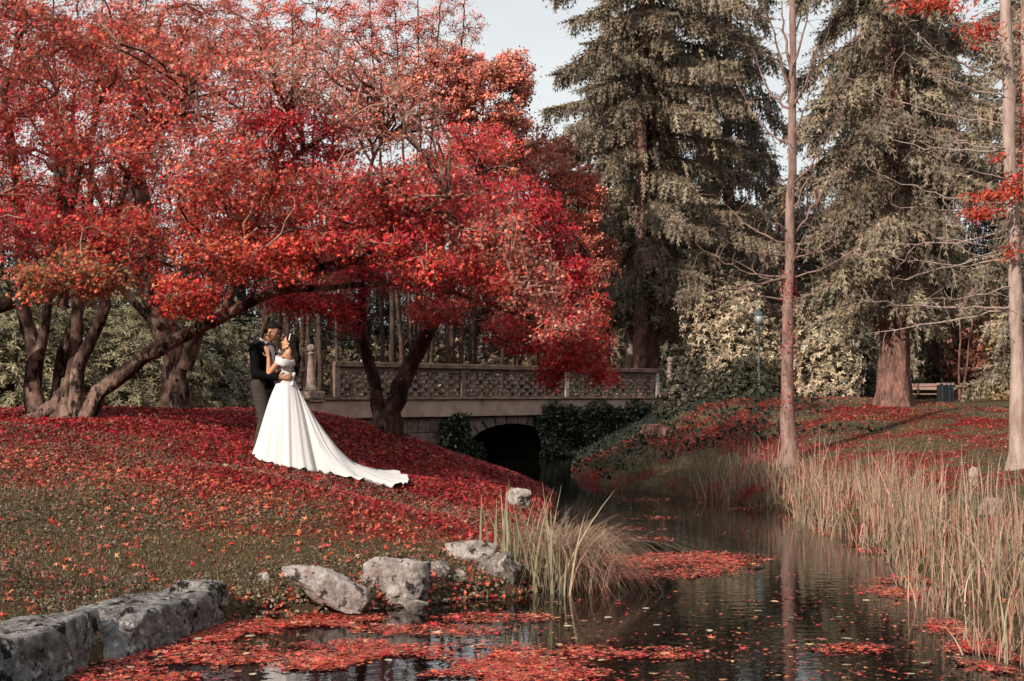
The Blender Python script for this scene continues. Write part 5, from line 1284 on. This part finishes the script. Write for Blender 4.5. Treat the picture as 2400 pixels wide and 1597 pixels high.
def gz_at(x, y): return float(ground(np.array([x]), np.array([y]))[0])
GXY = (-3.335, 18.82); GG = np.array([*GXY, gz_at(*GXY)])
BXY = (-3.025, 18.55); BB = np.array([*BXY, gz_at(*BXY)])
KG = 3333 / GXY[1]; KB = 3333 / BXY[1]
def grp(u, v, y): # picture px (source) -> metres in the groom's frame
    q = P(u / S, v / S, GXY[1] + y); return (q[0] - GG[0], y, q[2] - GG[2])
def brp(u, v, y):
    q = P(u / S, v / S, BXY[1] + y); return (q[0] - BB[0], y, q[2] - BB[2])

# ---------------- groom
fa = R(-27); gf = np.array([math.cos(fa), math.sin(fa), 0]); gr = np.array([gf[1], -gf[0], 0])     # forward and his right
def gp(c, fwd=0, right=0, up=0): return np.array(c, float) + gf * fwd + gr * right + np.array([0, 0, up])
chest = np.array(grp(617, 836, 0)); waist = np.array(grp(616, 880, 0)); hips = np.array(grp(616, 908, 0)); nbase = np.array(grp(621, 806, 0)); hc = np.array(grp(638, 778, 0))
shR = gp(grp(617, 818, 0), -.01, .175); shL = gp(grp(617, 818, 0), -.01, -.175)
elR = np.array(grp(599, 876, -.30)); wrR = np.array(grp(652, 886, -.40)); elL = np.array(grp(650, 870, .22)); wrL = np.array(grp(678, 884, .02))
GA = np.stack([gf, -gr, np.array([0, 0, 1.])], 1)
hg, HT, HA = head(hc, (.87, -.16, -.46), (.46, 0, .89), 1.03, 1.08)
kneeR = np.array(grp(619, 985, -.10)); ankR = np.array(grp(604, 1058, -.10)); kneeL = np.array(grp(632, 985, .08)); ankL = np.array(grp(628, 1058, .10))
ankR[2] = gz_at(GXY[0] + ankR[0], GXY[1] + ankR[1]) - GG[2] + .09; ankL[2] = gz_at(GXY[0] + ankL[0], GXY[1] + ankL[1]) - GG[2] + .09
hipR, hipL = gp(hips, 0, .09), gp(hips, 0, -.09)
body = hg + [cap_geo(nbase - [0, 0, .03], .062, hc + np.array([-.03, .01, -.04]), .055)]
body += [ell_geo(chest, (.115, .165, .21), GA), ell_geo(waist, (.105, .145, .17), GA), ell_geo(hips, (.105, .15, .12), GA)]
body += chain([shR, elR, wrR], [.052, .042, .030]) + chain([shL, elL, wrL], [.052, .042, .030])
body += chain([hipR, kneeR, ankR], [.085, .056, .042]) + chain([hipL, kneeL, ankL], [.085, .056, .042])
body += hand(wrR, (.97, -.02, .10), (0, 1, -.05), 1 if True else -1, .185, .30, .0095) + hand(wrL, (.75, -.62, -.02), (-.6, -.7, 0), 1, .185, .4, .0095)
groom = link('person', remesh('groom_body', body, .0078, 3, .4), M['skin_man']); groom.location = GG
tag(groom, 'man in black jacket, bow tie and charcoal trousers embracing the woman', 'person')
face_bits(HT, HA, 1.03, groom, M['skin_man'])
# short cropped hair, longer on top
hb = [ell_geo(HT(-.028, 0, .052), np.array([.102, .085, .084]) * 1.03, HA), ell_geo(HT(.026, 0, .096), np.array([.074, .062, .030]) * 1.03, HA), ell_geo(HT(-.062, 0, -.005), np.array([.055, .071, .062]) * 1.03, HA)]
hm = remesh('hair', hb, .008, 2)
link('hair', cut(hm, HT(.062, 0, .030), HA @ np.array([.60, 0, -.80])), M['hair'], groom, True)
jk = [ell_geo(chest + gf * .0, (.152, .202, .21), GA), ell_geo(gp(waist, .0), (.137, .178, .19), GA), ell_geo(gp(hips, -.005, 0, -.02), (.148, .192, .16), GA), ell_geo(gp(grp(618, 818, 0), -.015), (.095, .185, .062), GA)]
jk += chain([shR, elR, wrR - (wrR - elR) * .06], [.074, .062, .046]) + chain([shL, elL, wrL - (wrL - elL) * .06], [.074, .062, .046])
jm = remesh('jacket', jk, .011, 4)
zcut = grp(610, 912, 0)[2]
jm = cut(jm, (0, 0, zcut), (0, 0, -1)); jacket = link('jacket', jm, M['jacket'], groom, True)
# shirt front, lapels: patches lifted off the jacket in the V of the front
def patch(src, test, off, name, m, parent):
    bm = bmesh.new(); bm.from_mesh(src); bm.normal_update()
    bmesh.ops.delete(bm, geom=[f for f in bm.faces if not test(f.calc_center_median(), f.normal)], context='FACES')
    nn = {v: v.normal.copy() for v in bm.verts}
    for v in bm.verts: v.co += nn[v] * off
    bmesh.ops.solidify(bm, geom=bm.faces[:], thickness=.004)
    me = bpy.data.meshes.new(name); bm.to_mesh(me); bm.free(); return link(name, me, m, parent, True)
ztop = nbase[2] + .0; zbot = grp(640, 862, 0)[2]
def fr(c):
    d = np.array(c) - chest; return d @ gf, d @ gr
vw = lambda z: .004 + .072 * max(0, (z - zbot) / (ztop - zbot))
def shirt_test(c, n):
    a, r_ = fr(c); return a > .02 and zbot < c.z < ztop + .05 and abs(r_ + .012) < vw(c.z)
def lapel_test(c, n):
    a, r_ = fr(c); w = vw(c.z); t = (c.z - zbot) / (ztop - zbot)
    return a > -.02 and zbot - .02 < c.z < ztop + .045 and w <= abs(r_ + .012) < w + .022 + .035 * max(0, math.sin(math.pi * min(1, max(0, t * 1.05))))
patch(jm, shirt_test, .007, 'shirt', M['shirt'], groom); patch(jm, lapel_test, .010, 'lapels', M['satin_black'], jacket)
cw = []
for t in np.linspace(-2.6, 2.6, 15): cw.append(gp(nbase, .062 * math.cos(t) + .005, .066 * math.sin(t), .035 + .018 * (1 - math.cos(t)) * .5 - .02 * math.cos(t)))
V, Q_ = tube(np.array(cw), np.full(15, .011), 8); link('collar', mesh_np('collar', V * np.array([1, 1, 1]), fixq(Q_), smooth=True), M['shirt'], groom, True)
bt = gp(nbase, .088, -.004, -.012)
for s in (-1, 1):
    g = [cap_geo(bt, .010, bt + gr * s * .052 + gf * (-.012), .024, 10, 3)]
    V, k, n_ = g[0]; V = (V - bt); V -= np.outer(V @ gf, gf) * .5; small('bow_tie', [(V + bt, k, n_)], M['satin_black'], groom)
small('bow_tie_knot', [ell_geo(bt + gf * .008, (.012, .012, .016), GA, 10, 6)], M['satin_black'], groom)
tl = []
for hp, kn, an in ((hipR, kneeR, ankR), (hipL, kneeL, ankL)):
    tl += chain([hp + [0, 0, .02], kn, an + [0, 0, -.02]], [.112, .082, .073])
tl += [ell_geo(hips, (.132, .175, .11), GA)]
tm = remesh('trousers', tl, .012, 3)
bm = bmesh.new(); bm.from_mesh(tm)
for v in bm.verts: v.co += v.normal * (.006 * math.sin(v.co.z * 55 + v.co.x * 20) * max(0, .75 - v.co.z) + .003 * mnoise.noise(v.co * 30))
bm.to_mesh(tm); bm.free()
link('trousers', tm, M['trousers'], groom, True)
for a in (ankR, ankL):
    q = a + np.array([0, 0, -.055]); small('shoe', [cap_geo(q - gf * .05, .036, q + gf * .16, .03), ell_geo(q + gf * .07 + [0, 0, -.012], (.13, .042, .026), GA)], M['leather'], groom)
bo = gp(chest, .135, -.135, .06)
bq = [ell_geo(bo + RNG.normal(size=3) * .012 + gf * .02, (.012, .012, .009)) for _ in range(12)]
bou = small('boutonniere', bq, M['petal'], groom)
p = np.array([bo + RNG.normal(size=3) * .014 + gf * .015 - np.array([0, 0, .02]) for _ in range(10)]); d = RNG.normal(size=(10, 3)) * .4 + np.array([0, 0, -1])
V, Fc, C = scatter(LANCE[0] * np.array([1.6, 1, 1]), LANCE[1], p, frames_dir(d), np.full(10, .05), np.tile([.10, .12, .06], (10, 1)))
link('sprig', mesh_np('sprig', V, Fc, C), M['green'], bou, True)

# ---------------- bride
ba = R(163); bf = np.array([math.cos(ba), math.sin(ba), 0]); bl = np.array([-bf[1], bf[0], 0])     # forward, her left (towards the camera)
def bp(c, fwd=0, left=0, up=0): return np.array(c, float) + bf * fwd + bl * left + np.array([0, 0, up])
BAx = np.stack([bf, bl, np.array([0, 0, 1.])], 1)
bh = np.array(brp(678, 805, .02)); bn = np.array(brp(674, 831, .01)); bc = np.array(brp(671, 851, 0)); bw = np.array(brp(671, 886, 0))
hg, BT, BH = head(bh, (-.93, .05, .26), (.25, 0, .95), .93, .9)
sL = bp(brp(671, 842, 0), 0, .150); sR = bp(brp(671, 842, 0), 0, -.150)
eL = np.array(brp(630, 877, -.10)); wL = np.array(brp(629.5, 838, .06)); eR = np.array(brp(645, 872, .30)); wR = np.array(brp(632, 842, .36))
bb = hg + [cap_geo(bn - [0, 0, .02], .047, bh + np.array([.02, 0, -.05]), .042), ell_geo(bc, (.088, .125, .13), BAx), ell_geo(bw, (.078, .104, .13), BAx), ell_geo(bp(brp(671, 842, 0), -.01), (.055, .15, .035), BAx)]
bb += [ell_geo(bp(bc, .07, s * .06, -.03), (.055, .058, .058), BAx) for s in (-1, 1)] + [cap_geo(bn, .05, bp(bc, -.01, 0, .06), .075)]
bb += chain([sL, eL, wL], [.043, .034, .0235]) + chain([sR, eR, wR], [.043, .034, .0235])
bb += hand(wL, (-.22, .06, .97), (-.45, .9, .0), 1, .165, .10, .0078, .10) + hand(wR, (-.3, -.1, .95), (-.6, -.6, 0), -1, .165, .12, .0078)
bride = link('person', remesh('bride_body', bb, .0072, 3, .4), M['skin']); bride.location = BB
tag(bride, 'woman in long white wedding gown with her hand on the man\'s chest', 'person')
face_bits(BT, BH, .93, bride, M['lips'])
# hair: cap and long waves down the back
cp = remesh('hair', [ell_geo(BT(-.030, 0, .045), np.array([.098, .087, .090]), BH), ell_geo(BT(-.07, 0, -.02), np.array([.055, .075, .075]), BH), ell_geo(BT(-.005, .055, .03), np.array([.05, .03, .06]), BH), ell_geo(BT(-.005, -.055, .03), np.array([.05, .03, .06]), BH)], .008, 2)
hair = link('hair', cut(cp, BT(.040, 0, .05), BH @ np.array([.80, 0, -.60])), M['hair'], bride, True)
st = []
for i in range(34):
    s = RNG.uniform(-1, 1); b0 = BT(-.06 + RNG.normal() * .015, s * .065, -.01 + RNG.normal() * .03); L = RNG.uniform(.26, .40); t = np.linspace(0, 1, 14); ph = RNG.uniform(0, 6)
    q = np.array([b0 + np.array([.055 * math.sin(1.6 * a) + .014 * math.sin(ph + 11 * a) * a + .01 * RNG.normal() * 0, s * .02 * a + .012 * math.cos(ph + 10 * a) * a - .02 * a, -L * a]) for a in t])
    st.append(tube(q, (.017 + .006 * math.sin(ph)) * (1 - .75 * t ** 2.5), 6))
V, Q_ = join(st); link('long_waves', mesh_np('long_waves', V, fixq(Q_), smooth=True), M['hair'], hair, True)
q = np.array([BT(.020 - .02 * abs(t), .088 * math.sin(t * 1.25), .118 * math.cos(t * 1.1) + .015) for t in np.linspace(-1.25, 1.25, 19)])
V, Q_ = tube(q, np.full(19, .007), 6); link('headband', mesh_np('headband', V, fixq(Q_), smooth=True), M['pearl'], bride, True)
small('earring', [ell_geo(BT(-.006, .086, -.045), (.006, .005, .010), None, 8, 6)], M['pearl'], bride)
# gown: bodice, off-shoulder band, skirt with train
bod = remesh('bodice', [ell_geo(bc, (.100, .138, .14), BAx), ell_geo(bw, (.088, .114, .13), BAx), ell_geo(bp(bw, 0, 0, -.06), (.094, .12, .09), BAx)] + [ell_geo(bp(bc, .072, s * .06, -.03), (.064, .066, .066), BAx) for s in (-1, 1)], .008, 4)
bodn = np.array([.30 * -bf[0], .30 * -bf[1], .95])
bod = cut(bod, bp(bc, 0, 0, .035), bodn); gown = link('bodice', solid(bod, -.004), M['dress'], bride, True)
bq = []
for t in np.linspace(0, 2 * np.pi, 40):
    fwd, left = .112 * math.cos(t) - .01, .205 * math.sin(t); bq.append(bp(bc, fwd, left, .035 + .30 * fwd - .02 * abs(math.sin(t)) + .006 * math.sin(9 * t)))
bq = np.array(bq); rr = .030 + .012 * np.abs(np.sin(np.linspace(0, 2 * np.pi, 40))) ** 2
V, Q_ = tube(bq, rr, 12, cap=False); ctr = np.repeat(bq, 12, 0); dv = V - ctr; dv[:, :2] *= .5; dv[:, 2] *= 1.35; V = ctr + dv
link('off_shoulder_band', mesh_np('off_shoulder_band', V, fixq(Q_), smooth=True), M['dress'], gown, True)
ru = [ell_geo(bp(sL, .035, .02, -.03) + RNG.normal(size=3) * .018, (.022, .015, .016), axes(RNG.normal(size=3))) for _ in range(9)]
small('sleeve_ruffle', ru, M['dress'], gown)
small('waist_bow', [cap_geo(bp(bw, -.105, .03, -.02), .014, bp(bw, -.135, .05, .05), .022), cap_geo(bp(bw, -.105, .03, -.02), .014, bp(bw, -.12, .07, -.09), .018)], M['dress'], gown)
# skirt
def wpt(u, v): return hit(u, v, 15, 24)
hem = [wpt(587, 1060), wpt(604, 1066), wpt(622, 1071), wpt(660, 1080), wpt(700, 1087), wpt(745, 1092), wpt(800, 1107), wpt(850, 1117), wpt(900, 1127), wpt(925, 1127)]
hem = [h[:2] for h in hem]
def ux(u, y): return (u * S - 1200) / F * y
hem += [(ux(943, 18.95), 18.95), (ux(938, 19.3), 19.3), (ux(918, 19.6), 19.6), (ux(880, 19.75), 19.75), (ux(840, 19.75), 19.75), (ux(790, 19.6), 19.6), (ux(735, 19.3), 19.3), (ux(690, 19.1), 19.1), (ux(640, 19.0), 19.0), (ux(600, 18.85), 18.85), (ux(587, 18.65), 18.65)]
hem = np.array(hem); hc_ = np.vstack([hem, hem[:1]]); sg = np.concatenate([[0], np.cumsum(np.linalg.norm(np.diff(hc_, axis=0), axis=1))])
NC, NR = 300, 64
sa = np.linspace(0, sg[-1], NC, endpoint=False); H = np.stack([np.interp(sa, sg, hc_[:, k]) for k in (0, 1)], 1)
for _ in range(5): H = (np.roll(H, 1, 0) + 2 * H + np.roll(H, -1, 0)) / 4
cW = BB[:2] + bp(bw, 0, 0, 0)[:2]; zW = BB[2] + bw[2] - .035
ang = np.arctan2(H[:, 1] - cW[1], H[:, 0] - cW[0]); D = np.linalg.norm(H - cW, axis=1)
wr = .098 + .012 * np.abs(np.sin(ang - ba)) ; Wp = cW + np.stack([np.cos(ang), np.sin(ang)], 1) * wr[:, None]
dirs = (H - Wp) / np.linalg.norm(H - Wp, axis=1, keepdims=True); Dn = np.linalg.norm(H - Wp, axis=1)
Hs = 0
rgs = np.random.default_rng(5)
ua = np.unwrap(ang); per = (sa / sg[-1]) * 2 * np.pi
fold = .5 * np.sin(9 * ua + .6) + .32 * np.sin(15 * ua + 2 + .8 * np.sin(3 * ua)) + .25 * np.sin(5 * ua + 1.1) + .16 * np.sin(23 * ua + 4)
fold = np.sign(fold) * np.abs(fold) ** .8
ripple = .6 * np.sin(26 * per + 1) + .5 * np.sin(41 * per + 2.2) + .4 * np.sin(11 * per)
Vs = np.zeros((NR, NC, 3))
pw = np.maximum(1., Dn / .50)
for i in range(NR):
    t = (i / (NR - 1)); tt = t ** (1. / np.minimum(1.0, 1)) 
    s = t ** 1.0
    x = Wp + dirs * (Dn * s)[:, None]
    gz_ = ground(x[:, 0], x[:, 1])
    gh = ground(H[:, 0], H[:, 1])
    gl = BB[2] * (1 - s) + gh * s
    glz = np.where(Dn > .9, gz_ * np.clip(s * 2, 0, 1) + BB[2] * (1 - np.clip(s * 2, 0, 1)), gl)
    hh = (zW - BB[2]) * (1 - s) ** pw * (1 + .16 * np.sin(np.pi * s) * (Dn < 1.0))
    z = glz + hh
    steep = np.clip(1.2 - np.maximum(0, s * Dn - .35) / .5, 0, 1)          # hanging part
    amp = .075 * np.clip(s * Dn / .45, 0, 1) ** 1.1
    f = fold * amp * steep
    nrm = dirs
    x = x + nrm * f[:, None] * .9
    # lying part: long ridges running down the train, lifted cloth edge
    lie = 1 - steep
    tv = (H[:, 0] - cW[0]) * 0 + ua
    ridge = .045 * np.abs(np.sin(14 * ua + 1.3 * s)) + .035 * np.abs(np.sin(6.5 * ua + .7)) + .02 * np.sin(31 * ua)
    z = z + lie * ridge * (1 - .35 * s) + .012
    z = z + .022 * np.clip((s - .86) / .14, 0, 1) ** 1.5 * (1 + ripple)
    z = np.maximum(z, ground(x[:, 0], x[:, 1]) + .012 + .0 * s)
    Vs[i] = np.column_stack([x, z])
ii = np.arange(NR * NC).reshape(NR, NC); nxt = np.roll(ii, -1, 1)
Qs = np.stack([ii[:-1], ii[1:], nxt[1:], nxt[:-1]], 2).reshape(-1, 4)
skm = mesh_np('skirt', Vs.reshape(-1, 3) - BB, Qs, smooth=True)
skirt = link('skirt', skm, M['dress'], gown, True); skirt['label'] = 'full satin skirt spreading into a long train'
